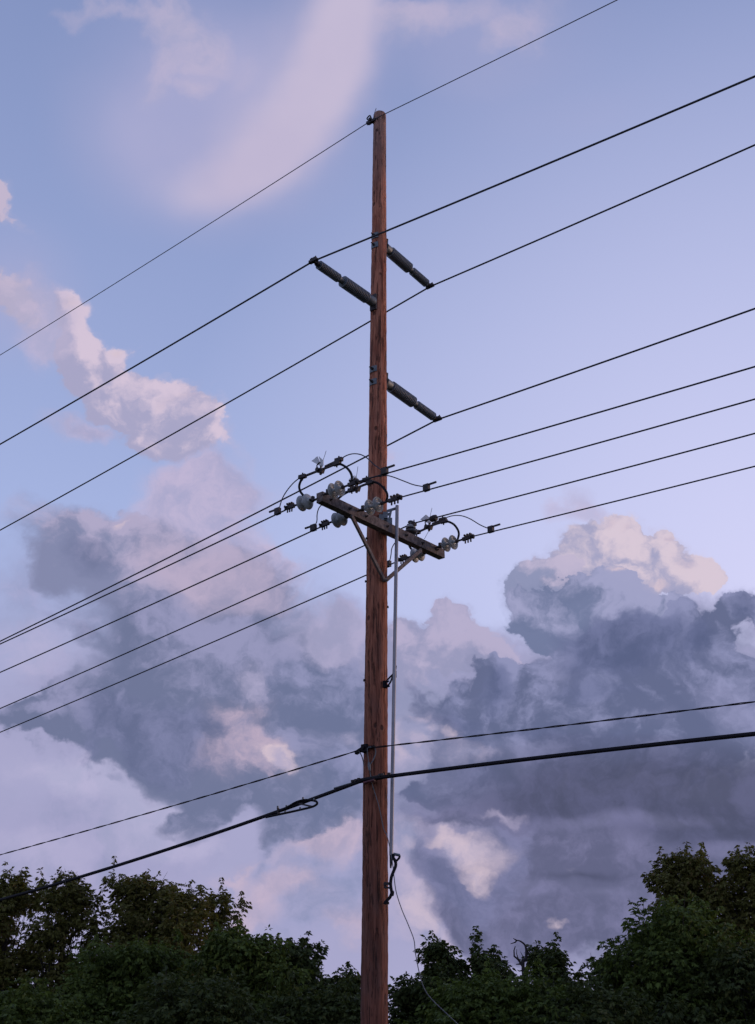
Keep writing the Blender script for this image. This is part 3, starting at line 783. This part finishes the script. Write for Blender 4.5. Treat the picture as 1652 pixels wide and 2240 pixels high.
def line_switch(k, conv, left_loop, bars, right_loop, hinge, flag, whip, whip2, lab):
    s = PH[k]['s']
    P = lambda q, ds=0.0: on_s(*conv(*q), s + ds)
    org = P(bars[0][0])
    root = empty('line_switch', org, lab, 'switch', 'switches arched over the crossarm insulators')
    mb = MB()
    for b in bars:
        pp = [P(q) for q in b]
        for i in range(len(pp) - 1):
            mb.bar(pp[i], pp[i + 1], .022, .026)
    mb.build('blade', M_RUST, root, org)
    MB().tube(smooth_path([P(q) for q in left_loop]), .0165, 10).build('arch', M_BLACK, root, org)
    MB().tube(smooth_path([P(q) for q in right_loop]), .0165, 10).build('arch', M_BLACK, root, org)
    mb = MB()
    h = P(hinge)
    mb.bar(h - L * .07 - Z * .03, h + L * .05 + Z * .02, .05, .06)
    mb.lathe(h - A * .06, A, [(0, .028), (.12, .028)], 10)
    mb.tube(smooth_path([h + L * .02 + Z * .02, h + L * .05 + Z * .09, h - L * .01 + Z * .12, h - L * .05 + Z * .05], 4), .009, 6)
    mb.bar(h - Z * .07 - L * .02, h + Z * .06 - L * .03, .03, .02, up=L)
    mb.build('hinge', M_RUST, root, org)
    for q in (bars[0][0], bars[0][-1], bars[-1][-1]):
        e = P(q)
        mb = MB()
        mb.bar(e - L * .06, e + L * .06 + Z * .01, .05, .05)
        mb.lathe(e - Z * .05, Z, [(0, .012), (.11, .012)], 6)
        mb.build('terminal', M_RUST, root, org)
    # folded white reflector vane with a springy whip
    mb = MB()
    th = A * .005
    for quad_, ds in zip(flag, ((0.03, 0.03, 0.0, 0.0), (0.0, -0.06, -0.06, 0.0))):
        q = [P(a, d) for a, d in zip(quad_, ds)]
        mb.add([v + th for v in q] + [v - th for v in q], [(0, 1, 2, 3), (7, 6, 5, 4), (0, 4, 5, 1), (1, 5, 6, 2), (2, 6, 7, 3), (3, 7, 4, 0)])
    foot = P(flag[0][3])
    mb.bar(foot + Z * .01, foot - Z * .05, .02, .02, up=L)
    vane = mb.build('reflector_vane', M_FLAG, root, org, smooth=False)
    MB().tube([P(q) for q in whip], .0035, 5).build('whip', M_STATIC, vane, org)
    if whip2:
        MB().tube([P(q) for q in whip2], .0035, 5).build('whip', M_STATIC, vane, org)
    return root

line_switch(1, z1, [(600, 768), (550, 735), (505, 680), (488, 615), (505, 550), (545, 490)], [[(530, 492), (690, 430), (790, 392), (965, 325)], [(815, 362), (990, 280)]],
            [(950, 328), (1015, 332), (1085, 372), (1140, 440), (1157, 520), (1135, 592)], (745, 410), (((645, 292), (720, 232), (748, 300), (770, 362)), ((738, 230), (796, 285), (792, 345), (772, 364))), [(785, 300), (805, 240), (830, 160)], None,
            'arched switch with large white vane above the crossarm\'s left end')
line_switch(2, z1, [(1045, 985), (985, 950), (950, 890), (960, 800), (1040, 720), (1160, 655)], [[(1155, 660), (1240, 622), (1290, 600), (1385, 566)], [(1245, 575), (1340, 530)]],
            [(1370, 568), (1430, 556), (1500, 580), (1568, 645), (1605, 720), (1592, 800)], (1200, 640), (((1122, 520), (1182, 476), (1198, 515), (1214, 556)), ((1190, 470), (1242, 522), (1238, 548), (1216, 558))), [(1212, 490), (1222, 430), (1232, 360)], None,
            'arched switch in front of the pole, its white vane partly behind discs')
line_switch(3, z2, [(592, 1197), (550, 1172), (518, 1135), (505, 1085), (530, 1020), (600, 966)], [[(595, 970), (700, 922), (765, 888), (905, 842)], [(775, 868), (895, 822)]],
            [(890, 846), (950, 840), (1020, 872), (1066, 930), (1081, 985), (1068, 1045)], (725, 905), (((638, 818), (702, 762), (716, 805), (740, 866)), ((704, 762), (752, 800), (750, 845), (742, 868))), [(748, 800), (758, 745), (772, 684)], [(735, 950), (712, 990), (684, 1042)],
            'arched switch with white vane above the crossarm\'s right half')


def jumper(k, conv, pts, block, lab, r=.0075):
    s = PH[k]['s']
    pp = [on_s(*(q[:2] if len(q) == 3 else conv(*q)), s) for q in pts]
    b = on_s(*block, s)
    o = MB().tube(smooth_path(pp), r, 8).build('jumper_wire', M_WIRE, None, pp[0])
    tag(o, lab, 'jumper wire', 'slack jumper wires between switches and feeder wires')
    mb = MB()
    mb.box(b + Z * .015, L, A, Z, .042, .026, .046)
    mb.bar(b + L * .02 + Z * .05, b + (L if pp[-1].dot(L) < b.dot(L) + .05 and False else -L) * .0 + Z * .05 + L * .16 * (1 if ST(b)[1] > 0 else -1), .02, .022)
    mb.build('connector', M_RUST, o, pp[0])
D = lambda q: (*q, 0)
jumper(1, z1, [(530, 482), (440, 545), (360, 630), (295, 725), (258, 810), (235, 900)], z1(214, 940), 'slack jumper at far left, from the left end\'s switch down to its feeder')
jumper(1, z1, [(985, 282), (1090, 220), (1180, 198), (1270, 210), (1350, 255), (1430, 330), (1540, 412)], z1(1572, 432), 'slack jumper crossing in front of the pole above the crossarm')
jumper(2, z1, [(1150, 655), (1040, 690), (900, 750), (800, 825), (742, 880), (716, 960), (712, 1050), (688, 1108)], z1(668, 1148), 'slack jumper hanging below the crossarm\'s left half')
jumper(2, z2, [D(z1(1335, 532)), D(z1(1450, 490)), (170, 322), (250, 311), (330, 330), (440, 372), (560, 417), (680, 440)], z2(708, 463), 'slack jumper right of the pole that dips to the feeder above the rod')
jumper(3, z2, [(600, 966), (450, 1015), (375, 1055), (335, 1100), (308, 1155), (300, 1220), (288, 1280), (272, 1315)], z2(268, 1340), 'short slack jumper between pole and grey rod below the crossarm')
jumper(3, z2, [(925, 800), (990, 778), (1060, 770), (1135, 780), (1220, 815), (1320, 876), (1400, 912), (1440, 918)], z2(1450, 942), 'slack jumper at far right, arching down to the feeder')

# pin insulator that carries a wire over the arm
q = (ST(on_t(*z2(528, 985), T_ARM))[0] - ST(e1)[0]) / (ST(e2)[0] - ST(e1)[0])
pb = e1.lerp(e2, q) + Z * 0.07
s4 = ST(pb)[0]
pin = empty('pin_insulator', pb, 'dark dome shaped pin insulator standing on the crossarm right of the rod', 'insulator')
MB().lathe(pb, Z, [(-.02, .016), (.06, .016)], 10).build('pin', M_RUST, pin, pb)
MB().lathe(pb, Z, [(.035, .030), (.03, .060), (.035, .080), (.055, .094), (.070, .090), (.085, .066), (.10, .060), (.105, .074), (.125, .072), (.15, .052), (.16, .036), (.20, .034), (.205, .044), (.225, .040), (.235, .02)], 28).build('skirt', M_PORCDARK, pin, pb)
MB().lathe(pb, Z, [(.120, .073), (.128, .075), (.150, .058), (.156, .052)], 28).build('cap_ring', M_PORC, pin, pb)
wz = on_s(*z2(540, 866), s4)
mb = MB()
mb.bar(wz - L * .07 - Z * .02, wz + L * .07 - Z * .02, .05, .05)
for dd in (-.04, .04):
    mb.lathe(wz + L * dd - Z * .04, Z, [(0, .01), (.09, .01)], 6)
mb.build('wire_clamp', M_RUST, pin, pb)
pts = list(reversed(span(wz, (0, 1550), FAR_L))) + span(wz, (1652, 948), FAR_R)[1:]
o = wire('through_wire', pts, 0.0105, M_WIRE, 'wire passing over the dome insulator on the crossarm and behind the pole', 'wire')
bp = on_s(*z2(788, 806), s4)
MB().lathe(bp - L * .06, L, [(0, .02), (.01, .045), (.05, .05), (.10, .045), (.12, .02)], 12).build('splice', M_RUST, o, pts[0])

# ------------------------------------------------------------------ operating rod
ry = DIST - 0.16
rt, rb_ = on_y(869, 1106, ry), on_y(856, 1871, ry)
rod = empty('operating_rod', rb_, 'long grey switch operating rod hanging beside the right edge of the pole', 'rod')
n_seg = 24
MB().tube([rt.lerp(rb_, i / n_seg) for i in range(n_seg + 1)], .0250, 12).build('tube', M_ROD, rod, rb_)
rend = on_y(855, 1899, ry)
MB().tube([rb_ + Z * .02, rb_ - Z * .08, rend + Z * .02, rend], [.022, .021, .013, .009], 10).build('lower_end', M_RUST, rod, rb_)
mb = MB()
for (a, b) in ((z2(250, 722), z2(362, 688)), (z2(275, 830), z2(300, 715)), (z2(255, 762), z2(285, 750)), (z2(200, 800), z2(290, 845)), (z2(165, 770), z2(180, 850))):
    mb.bar(on_y(*a, ry + .04), on_y(*b, ry + .04), .03, .03)
for c in (z2(190, 810), z2(285, 850), z2(235, 780)):
    p = on_y(*c, ry + .05)
    mb.box(p, Vector((1, 0, 0)), Vector((0, 1, 0)), Z, .035, .05, .05)
mb.build('crank_bracket', M_GALV, rod, rb_)
def gy(conv, pts, yy): return [on_y(*conv(*q), yy) for q in pts]
mb = MB()
mb.tube(smooth_path(gy(z6, [(1062, 120), (1050, 300), (1068, 400), (1040, 460), (960, 540), (890, 620)], ry)), .012, 7)
mb.tube(smooth_path(gy(z6, [(1095, 290), (1078, 400), (1030, 500), (985, 620), (935, 700)], ry)), .012, 7)
mb.tube(gy(z6, [(1085, 400), (1085, 540)], ry), .014, 7)
p = on_y(*z6(860, 690), ry + .05)
mb.box(p, Vector((1, 0, 0)), Vector((0, 1, 0)), Z, .028, .035, .045)
mb.bar(on_y(*z6(900, 725), ry), on_y(*z6(960, 710), ry), .03, .03)
mb.bar(on_y(*z6(890, 650), ry), on_y(*z6(950, 612), ry), .015, .015)
mb.build('guide_bracket', M_BLACK, rod, rb_)
hy = ry - .06
mb = MB()
mb.tube(smooth_path(gy(z8, [(462, 360), (456, 400), (480, 440), (484, 490), (462, 550), (436, 620), (428, 690), (434, 750), (440, 790), (420, 840), (378, 885), (362, 915)], hy)), .020, 9)
mb.tube(smooth_path(gy(z8, [(528, 375), (522, 405), (484, 445)], hy)), .014, 8)
mb.build('handle', M_BLACK, rod, rb_)
MB().tube(gy(z8, [(458, 360), (532, 376)], hy), .018, 9).build('grip', M_GALV, rod, rb_)
mb = MB()
mb.bar(*gy(z8, [(350, 690), (412, 688)], hy + .03), .03, .03)
mb.bar(*gy(z8, [(360, 725), (420, 738)], hy + .03), .02, .02)
mb.bar(*gy(z8, [(372, 670), (366, 740)], hy + .06), .03, .04, up=Vector((0, 1, 0)))
mb.build('hasp', M_RUST, rod, rb_)
MB().bar(*gy(z8, [(352, 905), (412, 903)], hy + .03), .03, .03).build('foot_stop', M_RUST, rod, rb_)
MB().tube(smooth_path(gy(z8, [(440, 770), (460, 775), (458, 815), (445, 822)], hy)), .008, 6).build('hook', M_RUST, rod, rb_)

# ------------------------------------------------------------------ neutral (twisted), telephone cable, slack loop, loose lead
def quad(s, a, b, c, t0, t1, step=0.35):
    """parabola through three measured points of one upright plane"""
    P = [on_s(*q, s) for q in (a, b, c)]
    tt = [ST(p)[1] for p in P]
    co = np.polyfit(tt, [p.z for p in P], 2)
    n = max(2, int(abs(t1 - t0) / step))
    return [P0 + A * s + L * (t0 + (t1 - t0) * i / n) + Z * float(np.polyval(co, t0 + (t1 - t0) * i / n)) for i in range(n + 1)]

def pole_r(px):
    return pole_at(on_y(820, px, DIST).z)[1]
sn = -(pole_r(1637) + 0.02)
cl = on_s(799, 1637, sn)
tcl = ST(cl)[1]
left = span(cl, (0, 1870), 58, c=0.0014, step=0.12)
right = span(cl, (1652, 1535), FAR_R, c=0.0014, step=0.12)
path = list(reversed(left)) + right[1:]
mb = MB()
run = 0.0
tw = [[], []]
for i, p in enumerate(path):
    if i:
        run += (p - path[i - 1]).length
    for h in (0, 1):
        a = run * 2 * math.pi / 0.75 + h * math.pi
        tw[h].append(p + (A * math.cos(a) + Z * math.sin(a)) * .0065)
mb.tube(tw[0], .0062, 5); mb.tube(tw[1], .0055, 5)
o = mb.build('twisted_wire', M_BLACK, None, cl)
tag(o, 'thin twisted black wire just above the thick telephone cable', 'wire')
mb = MB()
mb.box(cl + A * .0, L, A, Z, .045, .035, .05)
mb.lathe(cl - A * .06, A, [(0, .025), (.2, .025)], 8)
mb.bar(cl + L * .05, cl + L * .16 - Z * .04, .05, .04)
mb.bar(cl - L * .16, cl - L * .05, .035, .03)
mb.build('deadend_clamp', M_BLACK, o, cl)

sc = -(pole_r(1700) + 0.045)
cab = quad(sc, (0, 1969), (464, 1826), (790, 1709), ST(on_s(797, 1706, sc))[1], 52)
cab_r = quad(sc, (850, 1699), (1250, 1650), (1652, 1606), ST(on_s(830, 1701, sc))[1], FAR_R)
body = list(reversed(smooth_path([cab[1], cab[0], cab_r[0], cab_r[1]], 4) and cab)) + cab_r
o = MB().tube(body, .0205, 10).build('telephone_cable', M_BLACK, None, body[0])
tag(o, 'thickest black telephone cable, lowest line crossing in front of the pole', 'cable')
MB().tube([p + Z * .022 for p in body], .0065, 6).build('support_strand', M_BLACK, o, body[0])
near = [on_s(*z7(*q), sc) for q in ((830, 668), (980, 622), (1130, 582))]
MB().tube([p + Z * .012 for p in near], .010, 6).build('strand_grip', M_GALV, o, body[0])
mb = MB()
for q in ((1040, 582), (1075, 572), (1107, 560), (1347, 512), (1375, 508), (1450, 500)):
    p = on_s(*z7(*q), sc - .01)
    mb.lathe(p - Z * .03, Z, [(0, .010), (.02, .010), (.021, .022), (.05, .022)], 8)
pc = on_s(*z7(1200, 560), sc + .02)
mb.bar(pc + L * .25, pc - L * .25, .05, .05)
mb.build('suspension_clamp', M_RUST, o, body[0])
pr_ = [on_s(*z7(*q), sc - .03) for q in ((1165, 588), (1230, 570), (1290, 556))]
MB().tube([p - Z * .01 for p in pr_], .017, 8).build('red_sleeve', material('faded_red_plastic', (0.10, 0.022, 0.026), .6), o, body[0])

sl = sc - .02
mb = MB()
P = lambda q: on_s(*z7(*q), sl)
lp = smooth_path([P(q) for q in ((60, 985), (150, 965), (280, 938), (450, 900), (580, 868), (636, 836), (628, 806), (570, 792), (480, 792), (400, 815), (330, 855), (240, 905), (170, 940))], 5)
loop = mb.tube(lp, .0155, 8).build('slack_loop', M_BLACK, None, lp[0])
tag(loop, 'teardrop loop of spare black cable hung left of the pole', 'cable loop')
MB().bar(P((440, 832)), P((592, 866)), .025, .022).build('spreader', M_RUST, loop, lp[0])
MB().bar(P((195, 880)), P((205, 955)), .03, .02, up=L).build('spreader', M_RUST, loop, lp[0])
for q in ((192, 878), (276, 932), (446, 893), (478, 780), (606, 792), (290, 870)):
    MB().lathe(P(q) - Z * .02, Z, [(0, .013), (.045, .013)], 8).build('cable_tie', M_GALV, loop, lp[0])

yl = DIST - pole_r(1800) - 0.02
lead = gy(z7, [(1205, 200), (1210, 270), (1222, 350), (1228, 410), (1240, 490), (1257, 590), (1295, 720), (1340, 870), (1390, 1110)], yl)
lead += gy(z8, [(345, 40)], yl)[:0]
l2 = gy(z8, [(385, 150), (420, 290), (450, 470), (466, 610), (490, 780), (550, 970), (622, 1140), (686, 1310), (702, 1450), (742, 1660), (800, 1850), (905, 1992), (1130, 2205)], yl - .05)
last = l2[-1]
tail = [last + Vector((.35, 0, -.33)), last + Vector((.9, 0, -.95)), last + Vector((1.3, 0.0, -1.5)), Vector((last.x + 1.55, yl - .05, 0.02))]
lp = smooth_path(lead + l2 + tail, 5)
o = MB().tube(lp, .0058, 7).build('loose_lead', M_LEAD, None, lp[0])
tag(o, 'loose pale grey wire dangling down the pole and away to the lower right', 'wire')
MB().tube(gy(z7, [(1222, 360), (1228, 400), (1236, 460)], yl - .01), [.012, .022, .014], 8).build('sleeve', M_LEAD, o, lp[0])
MB().tube(smooth_path(gy(z7, [(1215, 195), (1270, 192), (1296, 215), (1300, 265), (1272, 340), (1236, 392)], yl - .01), 4), .008, 6).build('loop', M_LEAD, o, lp[0])
MB().tube(smooth_path(gy(z7, [(1112, 240), (1140, 285), (1158, 345), (1166, 400)], yl + .08), 4), .008, 6).build('ground_tail', M_LEAD, o, lp[0])


# ------------------------------------------------------------------ trees
def leaf_mesh(name, pts, nrm, size, mat, parent, origin, seed, droop=0.6):
    """five-fingered drooping leaf sprigs at the given points"""
    r = np.random.default_rng(seed)
    n, k = len(pts), 5
    out = nrm + r.normal(0, .55, (n, 3))
    out[:, 2] *= .6
    out /= np.linalg.norm(out, axis=1)[:, None] + 1e-9
    sz = size * r.uniform(.7, 1.3, n)
    side = np.cross(out, np.array([0, 0, 1.0])); side /= np.linalg.norm(side, axis=1)[:, None] + 1e-9
    V = np.zeros((n, k, 4, 3), np.float32)
    for j in range(k):
        ang = (j - 2) * 0.62 + r.normal(0, .12, n)
        d = out * np.cos(ang)[:, None] + side * np.sin(ang)[:, None]
        d[:, 2] -= droop * r.uniform(.5, 1.3, n)
        d /= np.linalg.norm(d, axis=1)[:, None]
        w = np.cross(d, out + r.normal(0, .5, (n, 3))); w /= np.linalg.norm(w, axis=1)[:, None] + 1e-9
        ln = sz * (1.0 - .16 * abs(j - 2)) * r.uniform(.8, 1.15, n)
        b = pts + d * (sz * .10)[:, None]
        m = pts + d * (ln * .5)[:, None]
        V[:, j, 0] = b
        V[:, j, 1] = m + w * (ln * .21)[:, None]
        V[:, j, 2] = pts + d * ln[:, None] - np.array([0, 0, 1]) * (ln * .12)[:, None]
        V[:, j, 3] = m - w * (ln * .21)[:, None]
    V = V.reshape(-1, 3) - np.array(origin, np.float32)
    nq = n * k
    me = bpy.data.meshes.new(name)
    me.vertices.add(nq * 4); me.vertices.foreach_set('co', V.astype(np.float32).ravel())
    me.loops.add(nq * 4); me.loops.foreach_set('vertex_index', np.arange(nq * 4, dtype=np.int32))
    me.polygons.add(nq); me.polygons.foreach_set('loop_start', np.arange(0, nq * 4, 4, dtype=np.int32))
    me.update(calc_edges=True)
    me.materials.append(mat)
    o = bpy.data.objects.new(name, me)
    COL.objects.link(o)
    o.parent = parent
    return o


def tree(cx, top, half, dist, kind, dens, label, seed, cat='tree', size=.18, shoots=10, low=0.9, group='trees along the bottom of the view'):
    """crown given by the measured direction of its top, its half width and its distance"""
    r = np.random.default_rng(seed)
    px = FPX / math.hypot(dist, 0)
    tip = CAM + look(cx, top) * (dist / look(cx, top).y)
    a = half / FPX * (tip - CAM).dot(FW)
    H = tip.z
    base = Vector((tip.x + float(r.uniform(-.4, .4)), dist, 0))
    root = empty('tree', base, label, cat, group)
    # lobes: an uneven dome of leaf masses
    lobes = []
    hc = H * .55
    nl = int(44 + 11 * a * (H - low) / 3.0)
    spread = 1.0
    for i in range(nl):
        z = float(low + .2 + (H * .95 - low - .2) * r.random() ** .75)
        f = max(.10, 1 - (max(0, z - hc) / (H * .46)) ** 2.6) ** .5 if z > hc else 1.0 + .7 * (hc - z) / hc
        t = float(r.uniform(0, 2 * math.pi)); q = float(r.uniform(.15, .95)) * a * f
        rad = float(r.uniform(.20, .36)) * min(max(a, 1.5), 2.4) * (.8 if z > H * .78 else 1.1)
        lobes.append((np.array([tip.x + math.cos(t) * q, dist + math.sin(t) * q, min(z, H - rad * .95)]), rad))
    lobes.append((np.array([tip.x, dist, H - .32 * min(a, 1.8)]), .32 * min(a, 1.8)))
    P, N = [], []
    for c, rad in lobes:
        m = int(dens * 380 * rad * rad * (1.0 if c[2] > 2.0 else .5))
        d = r.normal(0, 1, (m, 3)); d /= np.linalg.norm(d, axis=1)[:, None]
        rr = rad * (0.45 + .65 * r.random(m) ** .55) * (1 + .22 * np.sin(d[:, 0] * 5 + c[0] * 3) * np.sin(d[:, 2] * 6 + c[1]))
        P.append(c + d * rr[:, None] * np.array([1, 1, .85])); N.append(d)
        # ragged sprays that reach out of the mass
        for _ in range(3):
            dd = r.normal(0, 1, 3); dd[2] = abs(dd[2]) * .8; dd /= np.linalg.norm(dd)
            mm = 7
            tt = np.linspace(.9, 1.0 + r.uniform(.25, .55), mm)[:, None]
            P.append(c + dd * rad * tt + r.normal(0, .05, (mm, 3))); N.append(np.tile(dd, (mm, 1)))
    # upright shoots along the top outline
    for _ in range(shoots):
        c, rad = lobes[int(r.integers(len(lobes)))]
        if c[2] < H * .55:
            continue
        h = float(r.uniform(.35, .8)); mm = 14
        x0 = c + np.array([r.normal(0, rad * .5), r.normal(0, rad * .5), rad * .7])
        tt = np.linspace(0, 1, mm)[:, None]
        P.append(x0 + tt * np.array([r.normal(0, .12), 0, h]) + r.normal(0, .07, (mm, 3)) * (1.1 - tt)); N.append(r.normal(0, 1, (mm, 3)))
    P = np.concatenate(P); N = np.concatenate(N)
    keep = P[:, 2] > .4
    leaf_mesh('crown', P[keep], N[keep], size, M_LEAF[kind], root, base, seed + 7)
    # trunk, limbs and twigs
    mb = MB()
    rt = .036 * H ** .5
    fork = Vector((tip.x, dist, H * .38))
    mb.tube(smooth_path([base, base.lerp(fork, .5) + Vector((float(r.normal(0, .1)), 0, 0)), fork], 5), [rt * (1.15 - .45 * i / 10) for i in range(11)], 9)
    for c, rad in lobes:
        e = Vector(c)
        s = base.lerp(fork, float(r.uniform(.7, 1.0)))
        mid = s.lerp(e, .5) + Vector((float(r.normal(0, .12)), float(r.normal(0, .12)), float(r.uniform(.0, .35))))
        pts = smooth_path([s, mid, e], 4)
        mb.tube(pts, [rt * .30 * (1 - .8 * i / (len(pts) - 1)) for i in range(len(pts))], 5)
        for _ in range(4):
            d = Vector((float(r.normal()), float(r.normal()), float(r.normal()) + .5)).normalized()
            q = pts[int(r.integers(4, len(pts)))]
            mb.tube([q, q + d * rad * .6 + Z * .05, q + d * rad * 1.15 + Z * .15], [.010, .007, .003], 4)
    mb.build('trunk', M_BARK, root, base)
    return root


tree(25, 1900, 100, 47, 'olive', 1.0, 'olive brown tree at the far left edge, its top left of the black cable', 11)
tree(150, 1912, 85, 46, 'olive', .95, 'olive brown tree behind the black cable, second from the left edge', 12)
tree(300, 1912, 120, 46, 'olive', 1., 'wide olive brown tree with rounded top, left of the thin tree', 13)
tree(400, 1930, 100, 45, 'olive', .8, 'olive brown tree between the wide rounded tree and the sparse one', 32)
tree(485, 1950, 70, 47, 'olive', .42, 'sparse olive tree with bare twigs and much sky between its leaves', 14, shoots=20)
tree(300, 2065, 150, 39, 'green', 1.2, 'bushy green tree in front of the wide olive brown tree', 15)
tree(520, 2035, 130, 38, 'green', 1.2, 'bright green tree standing right before the sparse olive tree', 16)
tree(650, 2058, 85, 40, 'deep', 1.1, 'dark green tree whose right side steps down towards the pole', 17)
tree(765, 2125, 80, 40, 'deep', .9, 'low dark tree touching the left edge of the pole', 18)
tree(60, 2165, 170, 36, 'green', 1.2, 'low green tree filling the lower left corner', 19)
tree(450, 2140, 180, 34, 'deep', 1.2, 'dark low tree at the bottom, left of the pole', 20)
tree(900, 2145, 62, 41, 'deep', .9, 'small dark tree just right of the pole, behind the loose wire', 21)
tree(960, 2062, 60, 41, 'deep', 1.1, 'dark green tree with pointed tips, right of the loose wire', 22, shoots=16)
tree(1060, 2075, 85, 41, 'deep', 1.1, 'dark green tree touching the left of the bare dead branches', 33, shoots=16)
tree(1195, 2075, 75, 42, 'deep', 1.1, 'dark green tree right of the bare dead branches', 23)
tree(1090, 2140, 190, 36, 'green', 1.2, 'low green tree at the bottom below the bare dead branches', 24)
tree(1350, 2080, 85, 39, 'deep', 1.1, 'dark green tree at the foot of the tall right hand trees', 25)
tree(1480, 1982, 160, 38, 'green', 1.2, 'large green tree in front of the tallest tree on the right', 26)
tree(1490, 1862, 105, 45, 'olive', 1.2, 'tall olive green tree on the right with a broad flat top', 27, shoots=14)
tree(1625, 1855, 95, 44, 'olive', 1.0, 'tall tree at the right edge with a lone leafy tip', 28, shoots=14)
tree(1330, 2165, 200, 35, 'deep', 1.2, 'low dark tree along the bottom right of the middle', 29)
tree(1640, 2070, 150, 36, 'deep', 1.2, 'dark green tree in the lower right corner', 30)
tree(700, 2175, 130, 36, 'deep', 1.1, 'low dark bushy tree behind the foot of the pole on the left', 31)

# bare dead tree sticking out of the crowns
def zd(x, y): return ((1480 + x / 2.0146) / 1.753, (3550 + y / 2.0146) / 1.753)
def gd(pts): return [on_y(*zd(*q), 38.2) for q in pts]
b0 = gd([(1060, 330)])[0]
db = Vector((b0.x - .2, 38.2, 0))
dead = empty('dead_tree', db, 'bare dead tree top with crooked leafless branches above the green crowns', 'dead tree')
main = [db, db.lerp(b0, .5) + Vector((.15, 0, 0))] + gd([(1060, 330), (1080, 270), (1085, 200), (1075, 150), (1040, 120), (1010, 112)])
MB().tube(smooth_path(main, 4), [.060 - .044 * i / (4 * (len(main) - 1)) for i in range(4 * (len(main) - 1) + 1)], 8).build('trunk', M_DEAD, dead, db)
for pl, r0 in (([(1010, 112), (1000, 128), (962, 140)], .03), ([(1012, 114), (982, 96)], .025), ([(1066, 300), (1030, 296), (1005, 298)], .035), ([(1062, 320), (1025, 262), (992, 235), (990, 190), (1000, 158)], .04),
               ([(1025, 262), (1010, 215), (1012, 180)], .02), ([(1085, 225), (1105, 205), (1120, 185)], .025), ([(1078, 160), (1098, 158)], .022), ([(1050, 290), (1058, 235), (1040, 200)], .02), ([(1055, 345), (1030, 350), (1015, 340)], .025), ([(1180, 190), (1170, 150), (1158, 130)], .016), ([(1210, 190), (1228, 165), (1240, 150)], .018)):
    p = gd(pl)
    MB().tube(p, [r0 * (1 - .7 * i / (len(p) - 1)) for i in range(len(p))], 5).build('branch', M_DEAD, dead, db)
